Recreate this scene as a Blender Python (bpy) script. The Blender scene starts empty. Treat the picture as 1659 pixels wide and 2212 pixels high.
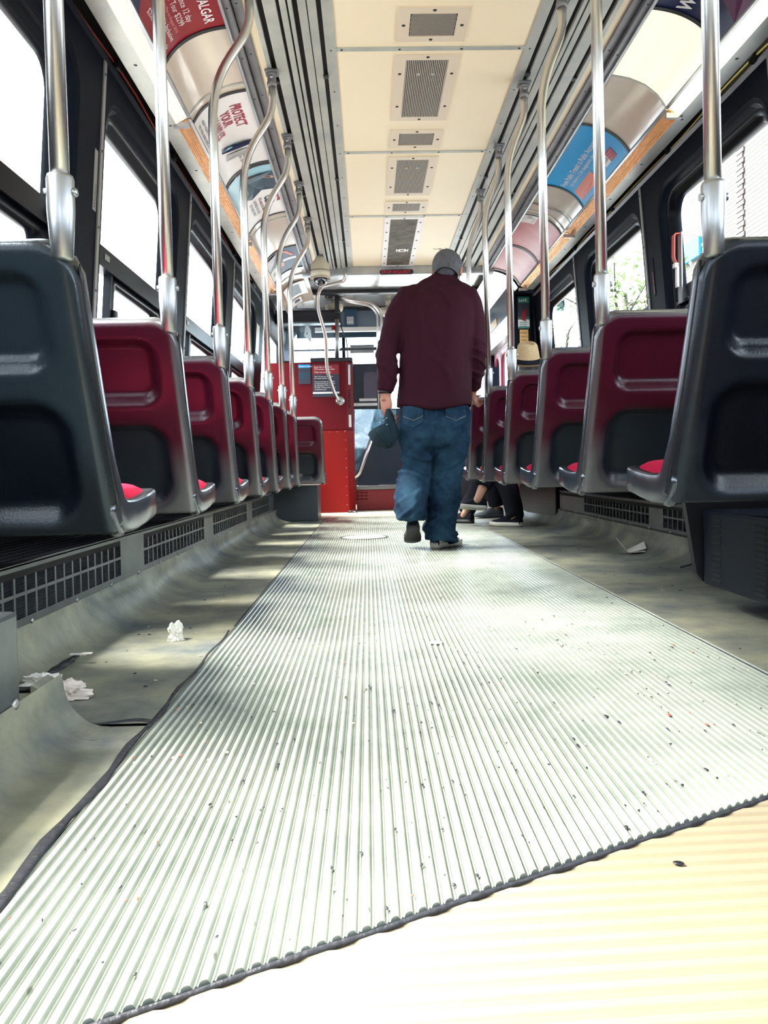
import bpy, bmesh, math, random
from mathutils import Vector, Matrix, noise

random.seed(7)
SC = bpy.context.scene
COL = SC.collection
R = math.radians

# ------------------------------------------------------------------ camera
IMG_W, IMG_H, FPX = 1659, 2212, 1720.0
YAW, PITCH, ROLL = R(1.15), R(1.6), R(-1.2)
EYE = Vector((0, 0, 0.47))
SHX, SHY = 1.04, -48.69
c_f = Vector((math.sin(YAW) * math.cos(PITCH), math.cos(YAW) * math.cos(PITCH), -math.sin(PITCH)))
_r0 = Vector((math.cos(YAW), -math.sin(YAW), 0)); _u0 = _r0.cross(c_f)
c_r = _r0 * math.cos(ROLL) + _u0 * math.sin(ROLL)
c_u = -_r0 * math.sin(ROLL) + _u0 * math.cos(ROLL)
cd = bpy.data.cameras.new('camera'); cam = bpy.data.objects.new('camera', cd); COL.objects.link(cam)
cam.matrix_world = Matrix(((c_r.x, c_u.x, -c_f.x, EYE.x), (c_r.y, c_u.y, -c_f.y, EYE.y), (c_r.z, c_u.z, -c_f.z, EYE.z), (0, 0, 0, 1)))
cd.sensor_fit = 'VERTICAL'; cd.sensor_height = 36; cd.sensor_width = 27
cd.lens = 36 * FPX / IMG_H
cd.shift_x = -SHX / IMG_H; cd.shift_y = SHY / IMG_H
cd.clip_start = 0.02; cd.clip_end = 300
SC.camera = cam

# ------------------------------------------------------------------ sky, sun, exposure
w = bpy.data.worlds.new('sky'); SC.world = w; w.use_nodes = True
bg = w.node_tree.nodes['Background']
bg.inputs[0].default_value = (0.80, 0.905, 1.0, 1); bg.inputs[1].default_value = 5.0
sl = bpy.data.lights.new('sun', 'SUN'); sl.energy = 31; sl.angle = R(30); sl.color = (1, 0.94, 0.82)
sun = bpy.data.objects.new('sun', sl); COL.objects.link(sun)
sun.rotation_euler = Vector((0.595, -0.02, -0.804)).to_track_quat('-Z', 'Y').to_euler()
vs = SC.view_settings
vs.view_transform = 'Standard'; vs.look = 'None'; vs.exposure = 1.12; vs.gamma = 1; vs.use_curve_mapping = False
cy = SC.cycles
cy.max_bounces = 9; cy.diffuse_bounces = 5; cy.glossy_bounces = 5; cy.transparent_max_bounces = 24
cy.sample_clamp_indirect = 6; cy.caustics_reflective = False; cy.caustics_refractive = False
cy.use_denoising = True


def at(px, py, Y):
    """the point of the scene at distance Y along the car that the photograph shows at pixel (px, py)"""
    d = c_f * FPX + c_r * (px - IMG_W / 2 - SHX) - c_u * (py - IMG_H / 2 - SHY)
    return d * (Y / d.y) + EYE


def onfloor(px, py, Z=0.0):
    d = c_f * FPX + c_r * (px - IMG_W / 2 - SHX) - c_u * (py - IMG_H / 2 - SHY)
    return d * ((Z - EYE.z) / d.z) + EYE


# ------------------------------------------------------------------ materials
MATS = {}


def mat(name, col, rough=0.5, metal=0.0, spec=0.5, coat=0.0, emit=None, es=1.0, var=None, bump=None, rvar=0, aniso=0):
    """var = (scale, amount, second colour, detail); bump = (scale, strength) or (scale, strength, stretch vector)"""
    m = bpy.data.materials.new(name); m.use_nodes = True
    nt = m.node_tree; b = nt.nodes['Principled BSDF']
    b.inputs['Base Color'].default_value = (*col, 1); b.inputs['Roughness'].default_value = rough
    b.inputs['Metallic'].default_value = metal; b.inputs['Specular IOR Level'].default_value = spec
    b.inputs['Coat Weight'].default_value = coat; b.inputs['Coat Roughness'].default_value = 0.12
    if aniso: b.inputs['Anisotropic'].default_value = aniso
    if emit: b.inputs['Emission Color'].default_value = (*emit, 1); b.inputs['Emission Strength'].default_value = es
    if var or bump or rvar:
        tc = nt.nodes.new('ShaderNodeTexCoord')
    if var:
        mp = nt.nodes.new('ShaderNodeMapping'); nt.links.new(tc.outputs['Object'], mp.inputs[0])
        if len(var) > 4: mp.inputs['Scale'].default_value = var[4]
        n = nt.nodes.new('ShaderNodeTexNoise'); n.inputs['Scale'].default_value = var[0]; n.inputs['Detail'].default_value = var[3]
        n.inputs['Roughness'].default_value = 0.65
        nt.links.new(mp.outputs[0], n.inputs['Vector'])
        r = nt.nodes.new('ShaderNodeValToRGB'); r.color_ramp.elements[0].position = 0.5 - var[1]; r.color_ramp.elements[1].position = 0.5 + var[1]
        r.color_ramp.elements[0].color = (*var[2], 1); r.color_ramp.elements[1].color = (*col, 1)
        nt.links.new(n.outputs['Fac'], r.inputs[0]); nt.links.new(r.outputs[0], b.inputs['Base Color'])
        if rvar:
            mr = nt.nodes.new('ShaderNodeMapRange'); mr.inputs[3].default_value = min(1, rough + rvar); mr.inputs[4].default_value = rough
            nt.links.new(n.outputs['Fac'], mr.inputs[0]); nt.links.new(mr.outputs[0], b.inputs['Roughness'])
    if bump:
        mp = nt.nodes.new('ShaderNodeMapping'); nt.links.new(tc.outputs['Object'], mp.inputs[0])
        if len(bump) > 2: mp.inputs['Scale'].default_value = bump[2]
        n2 = nt.nodes.new('ShaderNodeTexNoise'); n2.inputs['Scale'].default_value = bump[0]; n2.inputs['Detail'].default_value = 4
        nt.links.new(mp.outputs[0], n2.inputs['Vector'])
        bu = nt.nodes.new('ShaderNodeBump'); bu.inputs['Strength'].default_value = bump[1]; bu.inputs['Distance'].default_value = 0.01
        nt.links.new(n2.outputs['Fac'], bu.inputs['Height']); nt.links.new(bu.outputs[0], b.inputs['Normal'])
    MATS[name] = m
    return m


steel = mat('steel', (0.60, 0.58, 0.55), 0.29, 1.0, bump=(6, 0.04, (30, 30, 1)))
satin = mat('satin_steel', (0.50, 0.50, 0.49), 0.38, 1.0, var=(7, 0.3, (0.30, 0.31, 0.33), 5))
rail_m = mat('rail_aluminium', (0.60, 0.61, 0.53), 0.45, 0.5, var=(5, 0.3, (0.36, 0.39, 0.38), 6))
edge_m = mat('worn_seat_edge', (0.19, 0.195, 0.215), 0.22, 0.8, var=(9, 0.3, (0.07, 0.08, 0.11), 4))
maroon = mat('maroon_plastic', (0.044, 0.0035, 0.0125), 0.26, 0, 0.3, var=(6, 0.35, (0.030, 0.0022, 0.0105), 4), bump=(220, 0.06))
slate = mat('slate_plastic', (0.0144, 0.0198, 0.0259), 0.33, 0, 0.38, var=(6, 0.35, (0.0079, 0.0122, 0.018), 4), bump=(220, 0.08))
navy = mat('dark_navy_plastic', (0.005, 0.008, 0.014), 0.34, 0, 0.22, bump=(220, 0.08))


def seat_back_mat(name, plate, low, rim):
    """one moulding in three tones: coloured plate, lower recess with its shade painted in, bare worn metal rim (weights stored on the mesh)"""
    m = bpy.data.materials.new(name); m.use_nodes = True; nt = m.node_tree; b = nt.nodes['Principled BSDF']
    at_ = nt.nodes.new('ShaderNodeAttribute'); at_.attribute_name = 'zone'
    sp_ = nt.nodes.new('ShaderNodeSeparateColor'); nt.links.new(at_.outputs['Color'], sp_.inputs[0])
    tc = nt.nodes.new('ShaderNodeTexCoord'); n = nt.nodes.new('ShaderNodeTexNoise'); n.inputs['Scale'].default_value = 6; n.inputs['Detail'].default_value = 5; nt.links.new(tc.outputs['Object'], n.inputs[0])
    cur = None
    def dim(c):
        x = nt.nodes.new('ShaderNodeMixRGB'); x.inputs[1].default_value = (*[q * 0.7 for q in c], 1); x.inputs[2].default_value = (*[q * 1.2 for q in c], 1); nt.links.new(n.outputs['Fac'], x.inputs[0]); return x.outputs[0]
    a = nt.nodes.new('ShaderNodeMixRGB'); nt.links.new(sp_.outputs[0], a.inputs[0]); nt.links.new(dim(plate), a.inputs[1]); nt.links.new(dim(low), a.inputs[2])
    c = nt.nodes.new('ShaderNodeMixRGB'); nt.links.new(sp_.outputs[1], c.inputs[0]); nt.links.new(a.outputs[0], c.inputs[1]); nt.links.new(dim(rim), c.inputs[2])
    nt.links.new(c.outputs[0], b.inputs['Base Color'])
    me_ = nt.nodes.new('ShaderNodeMath'); me_.operation = 'MULTIPLY'; me_.inputs[1].default_value = 0.75; nt.links.new(sp_.outputs[1], me_.inputs[0]); nt.links.new(me_.outputs[0], b.inputs['Metallic'])
    b.inputs['Roughness'].default_value = 0.27; b.inputs['Specular IOR Level'].default_value = 0.34
    n2 = nt.nodes.new('ShaderNodeTexNoise'); n2.inputs['Scale'].default_value = 220; nt.links.new(tc.outputs['Object'], n2.inputs[0])
    bu = nt.nodes.new('ShaderNodeBump'); bu.inputs['Strength'].default_value = 0.06; bu.inputs['Distance'].default_value = 0.01; nt.links.new(n2.outputs['Fac'], bu.inputs['Height']); nt.links.new(bu.outputs[0], b.inputs['Normal'])
    MATS[name] = m; return m


RIMC = (0.20, 0.205, 0.225)
back_maroon = seat_back_mat('seat_back_maroon', (0.060, 0.0058, 0.018), (0.016, 0.022, 0.030), RIMC)
back_navy_lit = seat_back_mat('seat_back_navy_lit', (0.017, 0.026, 0.035), (0.004, 0.0065, 0.012), (0.05, 0.06, 0.07))  # navy plastic lightened: light on the nearest left back put into the colour
back_navy = seat_back_mat('seat_back_navy', (0.006, 0.008, 0.014), (0.0025, 0.0035, 0.007), (0.05, 0.06, 0.075))
cushion_m = mat('red_fabric', (0.48, 0.005, 0.045), 0.9, 0, 0.2, bump=(300, 0.3))
wall_m = mat('dark_wall_plastic', (0.0045, 0.0062, 0.0110), 0.45, 0, 0.03, bump=(90, 0.06))
lower_m = mat('lower_wall', (0.015, 0.0175, 0.0225), 0.5, 0.2)
gasket_m = mat('rubber_gasket', (0.0024, 0.0036, 0.006), 0.3, 0, 0.10)
strip_m = mat('pillar_strip', (0.30, 0.29, 0.27), 0.45, 0.5)
cream = mat('cream_panel', (0.92, 0.82, 0.58), 0.42, 0, 0.4, var=(1.6, 0.35, (0.90, 0.78, 0.54), 4))
cove_m = mat('cove_panel', (0.775, 0.7, 0.5625), 0.14, 0, 0.5, coat=0.8, var=(2.2, 0.35, (0.625, 0.55, 0.45), 4))
amber = mat('warm_reflection_louvre', (0.78, 0.37, 0.13), 0.22, 1.0, bump=(4, 0.5, (60, 1, 60)))  # warm orange reflection put into the base colour
black = mat('black', (0.006, 0.007, 0.011), 0.4)
slot_m = mat('slot_black', (0.003, 0.003, 0.005), 0.8)
grey_m = mat('grey_trim', (0.26, 0.26, 0.25), 0.4, 0.5, var=(7, 0.3, (0.15, 0.15, 0.17), 4))
screw_m = mat('screw', (0.03, 0.03, 0.035), 0.4, 0.6)
vent_m = mat('vent_frame', (0.72, 0.62, 0.46), 0.4)
mesh_m = mat('vent_mesh', (0.50, 0.46, 0.38), 0.45, 0.2)
dirty_m = mat('sooty_mesh', (0.30, 0.27, 0.21), 0.6, 0, var=(9, 0.25, (0.05, 0.05, 0.05), 6))
heat_m = mat('heater_metal', (0.17, 0.185, 0.20), 0.38, 0.75, var=(8, 0.3, (0.075, 0.09, 0.105), 5))
heatdk = mat('heater_dark', (0.0072, 0.0096, 0.0132), 0.5, 0.3)
sidefl = mat('side_flooring', (0.33, 0.328, 0.235), 0.33, 0, 0.5, var=(3.4, 0.16, (0.075, 0.092, 0.105), 10), bump=(35, 0.14), rvar=0.3)
seam_m = mat('black_sealant', (0.02, 0.022, 0.030), 0.5, bump=(60, 0.5))
red_m = mat('booth_red', (0.20, 0.005, 0.004), 0.5, 0, 0.2, bump=(70, 0.05))
crim = mat('booth_crimson', (0.115, 0.003, 0.008), 0.5, 0, 0.15)
white_m = mat('white_plastic', (0.82, 0.80, 0.76), 0.4)
ivory = mat('ivory_plastic', (0.66, 0.60, 0.46), 0.4)
paper = mat('paper', (0.80, 0.78, 0.72), 0.8)
pinkpaper = mat('tissue', (0.70, 0.62, 0.56), 0.9)
tan = mat('tan_tread', (0.292, 0.252, 0.178), 0.42, 0, 0.4, var=(3.0, 0.30, (0.225, 0.185, 0.125), 8), bump=(120, 0.06))
_nt = tan.node_tree; _b = _nt.nodes['Principled BSDF']; _src = _b.inputs['Base Color'].links[0].from_socket      # shading of the ribs put into the colour, darker in the grooves
_tc = _nt.nodes.new('ShaderNodeTexCoord'); _sz = _nt.nodes.new('ShaderNodeSeparateXYZ'); _nt.links.new(_tc.outputs['Object'], _sz.inputs[0])
_mr = _nt.nodes.new('ShaderNodeMapRange'); _mr.inputs[1].default_value = -0.0036; _mr.inputs[2].default_value = -0.0058; _mr.inputs[3].default_value = 0; _mr.inputs[4].default_value = 0.35
_mx = _nt.nodes.new('ShaderNodeMixRGB'); _mx.inputs[2].default_value = (0.13, 0.105, 0.066, 1)
_nt.links.new(_sz.outputs[2], _mr.inputs[0]); _nt.links.new(_mr.outputs[0], _mx.inputs[0]); _nt.links.new(_src, _mx.inputs[1]); _nt.links.new(_mx.outputs[0], _b.inputs['Base Color'])


def ribmat():
    m = mat('ribbed_rubber', (0.56, 0.60, 0.55), 0.25, 0, 0.65)
    nt = m.node_tree; b = nt.nodes['Principled BSDF']
    tc = nt.nodes.new('ShaderNodeTexCoord')
    n = nt.nodes.new('ShaderNodeTexNoise'); n.inputs['Scale'].default_value = 2.2; n.inputs['Detail'].default_value = 8; n.inputs['Roughness'].default_value = 0.7
    nt.links.new(tc.outputs['Object'], n.inputs[0])
    r = nt.nodes.new('ShaderNodeValToRGB'); r.color_ramp.elements[0].position = 0.30; r.color_ramp.elements[1].position = 0.58
    r.color_ramp.elements[0].color = (0.165, 0.20, 0.18, 1); r.color_ramp.elements[1].color = (0.385, 0.415, 0.375, 1)
    nt.links.new(n.outputs['Fac'], r.inputs[0])
    # specks of dirt trodden into the grooves
    v = nt.nodes.new('ShaderNodeTexNoise'); v.inputs['Scale'].default_value = 42; v.inputs['Detail'].default_value = 3
    mp = nt.nodes.new('ShaderNodeMapping'); mp.inputs['Scale'].default_value = (1.0, 0.45, 1)
    nt.links.new(tc.outputs['Object'], mp.inputs[0]); nt.links.new(mp.outputs[0], v.inputs[0])
    r2 = nt.nodes.new('ShaderNodeValToRGB'); r2.color_ramp.elements[0].position = 0.70; r2.color_ramp.elements[1].position = 0.74
    nt.links.new(v.outputs['Fac'], r2.inputs[0])
    mx = nt.nodes.new('ShaderNodeMixRGB'); mx.inputs[2].default_value = (0.09, 0.09, 0.075, 1)
    nt.links.new(r2.outputs[0], mx.inputs[0]); nt.links.new(r.outputs[0], mx.inputs[1])
    sz = nt.nodes.new('ShaderNodeSeparateXYZ'); nt.links.new(tc.outputs['Object'], sz.inputs[0])     # colour darkens down into the grooves
    gr = nt.nodes.new('ShaderNodeMapRange'); gr.inputs[1].default_value = 0.0021; gr.inputs[2].default_value = -0.0004; gr.inputs[3].default_value = 0; gr.inputs[4].default_value = 0.45
    nt.links.new(sz.outputs[2], gr.inputs[0])
    m2 = nt.nodes.new('ShaderNodeMixRGB'); m2.inputs[2].default_value = (0.085, 0.105, 0.085, 1)
    nt.links.new(gr.outputs[0], m2.inputs[0]); nt.links.new(mx.outputs[0], m2.inputs[1])
    nt.links.new(m2.outputs[0], b.inputs['Base Color'])
    return m


rib_m = ribmat()


def glass(name, tint=(0.97, 0.99, 1.0), gloss=0.06, haze=0.0, hazecol=(0.6, 0.75, 0.85), hscale=6):
    m = bpy.data.materials.new(name); m.use_nodes = True; nt = m.node_tree; nt.nodes.clear()
    o = nt.nodes.new('ShaderNodeOutputMaterial'); t = nt.nodes.new('ShaderNodeBsdfTransparent'); t.inputs[0].default_value = (*tint, 1)
    g = nt.nodes.new('ShaderNodeBsdfGlossy'); g.inputs['Roughness'].default_value = 0.03
    mx = nt.nodes.new('ShaderNodeMixShader'); mx.inputs[0].default_value = gloss
    nt.links.new(t.outputs[0], mx.inputs[1]); nt.links.new(g.outputs[0], mx.inputs[2]); last = mx
    if haze:
        d = nt.nodes.new('ShaderNodeBsdfDiffuse'); d.inputs[0].default_value = (*hazecol, 1)
        tc = nt.nodes.new('ShaderNodeTexCoord'); n = nt.nodes.new('ShaderNodeTexNoise'); n.inputs['Scale'].default_value = hscale; n.inputs['Detail'].default_value = 8
        n.inputs['Distortion'].default_value = 1.5
        nt.links.new(tc.outputs['Object'], n.inputs[0])
        mr = nt.nodes.new('ShaderNodeMapRange'); mr.inputs[1].default_value = 0.35; mr.inputs[2].default_value = 0.75; mr.inputs[3].default_value = 0; mr.inputs[4].default_value = haze
        nt.links.new(n.outputs['Fac'], mr.inputs[0])
        m2 = nt.nodes.new('ShaderNodeMixShader'); nt.links.new(mr.outputs[0], m2.inputs[0])
        nt.links.new(mx.outputs[0], m2.inputs[1]); nt.links.new(d.outputs[0], m2.inputs[2]); last = m2
    nt.links.new(last.outputs[0], o.inputs[0]); MATS[name] = m
    return m


pane_m = glass('window_glass')
plexi_m = glass('scratched_plexi', (0.75, 0.9, 1.0), 0.08, 0.8, (0.35, 0.62, 0.80), 5)
dirtyglass = glass('dirty_glass', (0.9, 0.97, 1.0), 0.05, 0.35, (0.45, 0.65, 0.75), 3)

# ------------------------------------------------------------------ mesh helpers
I4 = Matrix.Identity(4)


def merge(bm, tmp, M=I4, m=None):
    vm = {}
    for v in tmp.verts: vm[v] = bm.verts.new(M @ v.co)
    for f in tmp.faces:
        try:
            nf = bm.faces.new([vm[v] for v in f.verts])
            nf.material_index = f.material_index if m is None else m
            nf.smooth = f.smooth
        except ValueError: pass
    tmp.free()


def box(bm, c, s, m=0, bev=0.0, M=I4, seg=2):
    t = bmesh.new(); bmesh.ops.create_cube(t, size=1)
    bmesh.ops.scale(t, vec=s, verts=t.verts)
    if bev: bmesh.ops.bevel(t, geom=list(t.edges), offset=bev, segments=seg, affect='EDGES', profile=0.6)
    merge(bm, t, M @ Matrix.Translation(c), m)


def bx(bm, x0, x1, y0, y1, z0, z1, m=0, bev=0.0):
    box(bm, ((x0 + x1) / 2, (y0 + y1) / 2, (z0 + z1) / 2), (abs(x1 - x0), abs(y1 - y0), abs(z1 - z0)), m, bev)


def loft(bm, rings, m=0, cap=True, closed=True, smooth=True, loop=False):
    vr = [[bm.verts.new(p) for p in r] for r in rings]
    n = len(rings[0]); K = len(vr)
    for i in range(K if loop else K - 1):
        a, b = vr[i], vr[(i + 1) % K]
        for j in range(n if closed else n - 1):
            k = (j + 1) % n
            try:
                f = bm.faces.new((a[j], a[k], b[k], b[j])); f.material_index = m; f.smooth = smooth
            except ValueError: pass
    if cap and closed and not loop:
        for r, rev in ((vr[0], True), (vr[-1], False)):
            try:
                f = bm.faces.new(list(reversed(r)) if rev else r); f.material_index = m
            except ValueError: pass
    return vr


def tube(bm, pts, r, n=12, m=0, cap=True, flat=1.0, ref=None):
    """swept tube; r a number or one per point; flat squashes it along the second axis"""
    pts = [Vector(p) for p in pts]; K = len(pts)
    rr = r if isinstance(r, (list, tuple)) else [r] * K
    T = []
    for i in range(K):
        a = pts[max(0, i - 1)]; b = pts[min(K - 1, i + 1)]
        T.append((b - a).normalized())
    up = Vector(ref) if ref else (Vector((0, 0, 1)) if abs(T[0].z) < 0.9 else Vector((1, 0, 0)))
    N = (up - T[0] * up.dot(T[0])).normalized(); rings = []
    for i in range(K):
        N = (N - T[i] * N.dot(T[i])).normalized(); B = T[i].cross(N)
        rings.append([pts[i] + N * (rr[i] * math.cos(2 * math.pi * j / n)) + B * (rr[i] * flat * math.sin(2 * math.pi * j / n)) for j in range(n)])
    loft(bm, rings, m, cap)


def fillet(pts, rad, seg=6):
    pts = [Vector(p) for p in pts]; out = [pts[0]]
    for i in range(1, len(pts) - 1):
        a, b, c = pts[i - 1], pts[i], pts[i + 1]
        d = min(rad, (a - b).length * 0.49, (c - b).length * 0.49)
        p, q = b + (a - b).normalized() * d, b + (c - b).normalized() * d
        for k in range(seg + 1):
            t = k / seg
            out.append(p * (1 - t) ** 2 + b * 2 * t * (1 - t) + q * t * t)
    out.append(pts[-1]); return out


def lathe(bm, prof, n=24, M=I4, m=0, cap=True):
    rings = [[M @ Vector((r * math.cos(2 * math.pi * j / n), r * math.sin(2 * math.pi * j / n), z)) for j in range(n)] for r, z in prof]
    loft(bm, rings, m, cap)


def ell(bm, c, rad, M=I4, m=0, nu=20, nv=12):
    t = bmesh.new(); bmesh.ops.create_uvsphere(t, u_segments=nu, v_segments=nv, radius=1)
    for f in t.faces: f.smooth = True
    bmesh.ops.scale(t, vec=rad, verts=t.verts)
    merge(bm, t, Matrix.Translation(c) @ M, m)


def prism(bm, poly, M, d, m=0):
    """polygon in the local xy plane of M, extruded by d along local z"""
    a = [M @ Vector((p[0], p[1], 0)) for p in poly]; b = [M @ Vector((p[0], p[1], d)) for p in poly]
    loft(bm, [a, b], m, True, True, False)


def grid(bm, fn, nu, nv, m=0, flip=False, smooth=True):
    vs_ = [[bm.verts.new(fn(i / nu, j / nv)) for j in range(nv + 1)] for i in range(nu + 1)]
    for i in range(nu):
        for j in range(nv):
            q = (vs_[i][j], vs_[i + 1][j], vs_[i + 1][j + 1], vs_[i][j + 1])
            f = bm.faces.new(q[::-1] if flip else q); f.smooth = smooth
            f.material_index = m(i / nu, j / nv) if callable(m) else m
    return vs_


def obj(name, bm, mats, parent=None, loc=None, fix=True, smooth_angle=None):
    me = bpy.data.meshes.new(name)
    if fix: bmesh.ops.recalc_face_normals(bm, faces=bm.faces)
    bm.to_mesh(me); bm.free()
    for x in (mats if isinstance(mats, (list, tuple)) else [mats]): me.materials.append(x)
    o = bpy.data.objects.new(name, me); COL.objects.link(o)
    if parent: o.parent = parent
    if loc is not None: o.location = loc
    return o


def thing(name, label, cat, loc=(0, 0, 0), group=None, rz=0):
    o = bpy.data.objects.new(name, None); COL.objects.link(o); o.empty_display_size = 0.05
    o.location = loc; o.rotation_euler = (0, 0, rz)
    o['label'] = label; o['category'] = cat
    if group: o['group'] = group
    return o


def tag(o, label, cat, group=None):
    o['label'] = label; o['category'] = cat
    if group: o['group'] = group
    return o


def struct(name, label=None):
    o = bpy.data.objects.new(name, None); COL.objects.link(o); o.empty_display_size = 0.05
    o['kind'] = 'structure'; o['category'] = name.split('_')[0]
    if label: o['label'] = label
    return o


def local(parent, bm):
    """bring world-space geometry into the frame of a thing that stands at its base"""
    M = (Matrix.Translation(parent.location) @ parent.rotation_euler.to_matrix().to_4x4()).inverted()
    bmesh.ops.transform(bm, matrix=M, verts=bm.verts)
    return bm


def link_copy(o, parent=None):
    c = o.copy(); COL.objects.link(c)
    if parent: c.parent = parent
    return c


def copy_tree(o, parent=None):
    c = link_copy(o, parent)
    for ch in list(o.children):
        copy_tree(ch, c)
    return c


def text_bm(bm, s, size, fn, m=0, bold=0.0, align='LEFT', ext=0.0):
    """flat lettering: fn maps (x, y) of the text to a point"""
    cu = bpy.data.curves.new('t', 'FONT'); cu.body = s; cu.size = size; cu.offset = bold * size; cu.resolution_u = 2; cu.align_x = align
    o = bpy.data.objects.new('t', cu); COL.objects.link(o)
    dg = bpy.context.evaluated_depsgraph_get(); dg.update()
    me = bpy.data.meshes.new_from_object(o.evaluated_get(dg))
    t = bmesh.new(); t.from_mesh(me)
    bmesh.ops.triangulate(t, faces=t.faces)
    for v in t.verts: v.co = fn(v.co.x, v.co.y)
    merge(bm, t, I4, m)
    bpy.data.objects.remove(o); bpy.data.meshes.remove(me); bpy.data.curves.remove(cu)


def sstep(a, b, x):
    t = max(0.0, min(1.0, (x - a) / (b - a))); return t * t * (3 - 2 * t)


def rrect(y0, y1, z0, z1, r, k=6):
    """rounded rectangle, k+1 points a corner; r = 0 gives the same count of points on a sharp one"""
    out = []
    for cyy, czz, a0 in ((y1 - r, z1 - r, 0), (y0 + r, z1 - r, 90), (y0 + r, z0 + r, 180), (y1 - r, z0 + r, 270)):
        for i in range(k + 1):
            a = R(a0 + 90 * i / k); out.append((cyy + r * math.cos(a), czz + r * math.sin(a)))
    return out

# ================================================================== the car: floor, walls, windows, ceiling
CX = 0.322                      # middle of the car
Y_BACK, Y_END, Y_NOSE = -2.9, 7.52, 10.3


def wx(side, z, out=0.0):
    return CX + side * (1.33 - 0.076 * (z - 2.115) + out)


# ---- floor
floor = struct('floor', 'car floor with a ribbed runner between grey-green side strips')
b = bmesh.new(); bx(b, -1.15, 1.80, Y_BACK, Y_NOSE, -0.07, -0.012)
obj('subfloor', b, heatdk, floor)


def seam_y(x): return 0.673 + (x + 0.253) * 0.5242


b = bmesh.new()
sp = 0.0149; x = -0.41
prof = [(0.0, 0.0), (0.0012, -0.0022), (0.0026, -0.0022), (0.0038, 0.0), (0.0050, -0.0016), (0.0060, -0.0016), (0.0072, 0.0018), (0.0092, 0.0030), (0.0122, 0.0030), (0.0140, 0.0018)]
secs = [[], [], []]
while x < 0.858:
    for dx, z in prof:
        secs[0].append((x + dx, seam_y(x + dx), -0.012)); secs[1].append((x + dx, seam_y(x + dx) + 0.0005, z)); secs[2].append((x + dx, 7.55, z))
    x += sp
loft(b, secs, 0, False, False, False)
obj('ribbed_runner', b, rib_m, floor)

# tan tread plate in front, its ribs lie across the car
b = bmesh.new(); a0 = 0.045
d_rib = Vector((math.cos(a0), math.sin(a0), 0)); n_rib = Vector((-math.sin(a0), math.cos(a0), 0))
secs = []
for k in range(0, 130):
    o0 = -1.6 + k * 0.024
    for do, z in ((0.0, -0.006), (0.008, -0.006), (0.0115, -0.0036), (0.0205, -0.0036)):
        p = n_rib * (o0 + do)
        # meets the diagonal seam at s
        s = (0.673 + (p.x + 0.253) * 0.5242 - 0.004 - p.y) / (d_rib.y - 0.5242 * d_rib.x)
        s = max(-1.1, min(1.7, s)); q = p + d_rib * s; e = p + d_rib * 1.75
        secs.append([(q.x, q.y, z), (e.x, e.y, z)])
loft(b, secs, 0, False, False, False)
obj('tan_tread', b, tan, floor)
b = bmesh.new(); pts = []
for k in range(40):
    x = -0.60 + 2.3 * k / 39
    pts.append(Vector((x, seam_y(x) - 0.004 + 0.0012 * math.sin(k * 1.7), -0.0035)))
tube(b, pts, [0.0038 + 0.0010 * math.sin(k * 2.3) for k in range(40)], 6)
obj('joint_strip', b, seam_m, floor)


def side_floor(x_in, x_out, x_top, z_top, y0, y1, seed, amp):
    """flat strip from the runner's edge, then a cove up to the heater"""
    b = bmesh.new(); s = 1 if x_out > x_in else -1

    def fn(u, v):
        y = y0 + (y1 - y0) * u
        if v < 0.45:
            t = v / 0.45; p = Vector((x_in + (x_out - x_in) * t, y, -0.0005))
        elif v < 0.92:
            t = (v - 0.45) / 0.47; a = t * math.pi / 2
            p = Vector((x_out + (x_top - x_out) * math.sin(a), y, z_top * (1 - math.cos(a)) - 0.0005))
        else:
            p = Vector((x_top + s * 0.004 * (v - 0.92) / 0.08, y, z_top + 0.016 * (v - 0.92) / 0.08))
        g = sstep(0.25, 0.6, v) * (1 - sstep(0.8, 0.95, v))
        n = noise.noise(Vector((y * 1.3, v * 2, seed))) + 0.5 * noise.noise(Vector((y * 3.1, v * 3, seed + 5)))
        p.x -= s * amp * n * g; p.z += amp * 0.35 * max(0, n) * g
        return p
    grid(b, fn, 90, 26, 0, False)
    return obj('side_flooring', b, sidefl, floor)


side_floor(-0.412, -0.70, -0.825, 0.098, 1.49, Y_END, 1, 0.030)
side_floor(-0.412, -0.49, -0.572, 0.085, Y_BACK, 1.475, 4, 0.008)
side_floor(0.858, 1.335, 1.468, 0.105, 0.9, Y_END, 9, 0.028)
# raised end of the near coving
b = bmesh.new()
prof = [(-0.49, 0.0)] + [(-0.49 - 0.082 * math.sin(a * math.pi / 16), 0.085 * (1 - math.cos(a * math.pi / 16))) for a in range(1, 9)] + [(-0.60, 0.10), (-0.61, 0.0)]
prism(b, prof, Matrix(((1, 0, 0, 0), (0, 0, 1, 1.40), (0, 1, 0, 0), (0, 0, 0, 1))), 0.075)
obj('coving_end', b, sidefl, floor)
# sealant along the left edge of the runner and across the side strip
b = bmesh.new()
pts = [(-0.418 - 0.004 * math.sin(k * 1.1), 0.60 + k * 0.06, 0.0) for k in range(30)]
tube(b, pts, [max(0.003, 0.012 - 0.0004 * k + 0.002 * math.sin(k * 2.1)) for k in range(30)], 6, 0, True, 0.35, (1, 0, 0))
pts = [(-0.415 - 0.012 * k, 1.495 + 0.02 * math.sin(k * 0.45) * (1 - k / 12), 0.0) for k in range(13)]
tube(b, pts, [0.0075 - 0.0004 * k for k in range(13)], 6, 0, True, 0.4, (0, 1, 0))
pts = [(-0.413, 2.4 + k * 0.5, 0.0) for k in range(11)]
tube(b, pts, 0.003, 6, 0, True, 0.4, (1, 0, 0))
pts = [(0.860, 1.0 + k * 0.5, 0.0) for k in range(14)]
tube(b, pts, 0.0035, 6, 0, True, 0.4, (1, 0, 0))
obj('sealant_line', b, seam_m, floor)
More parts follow.
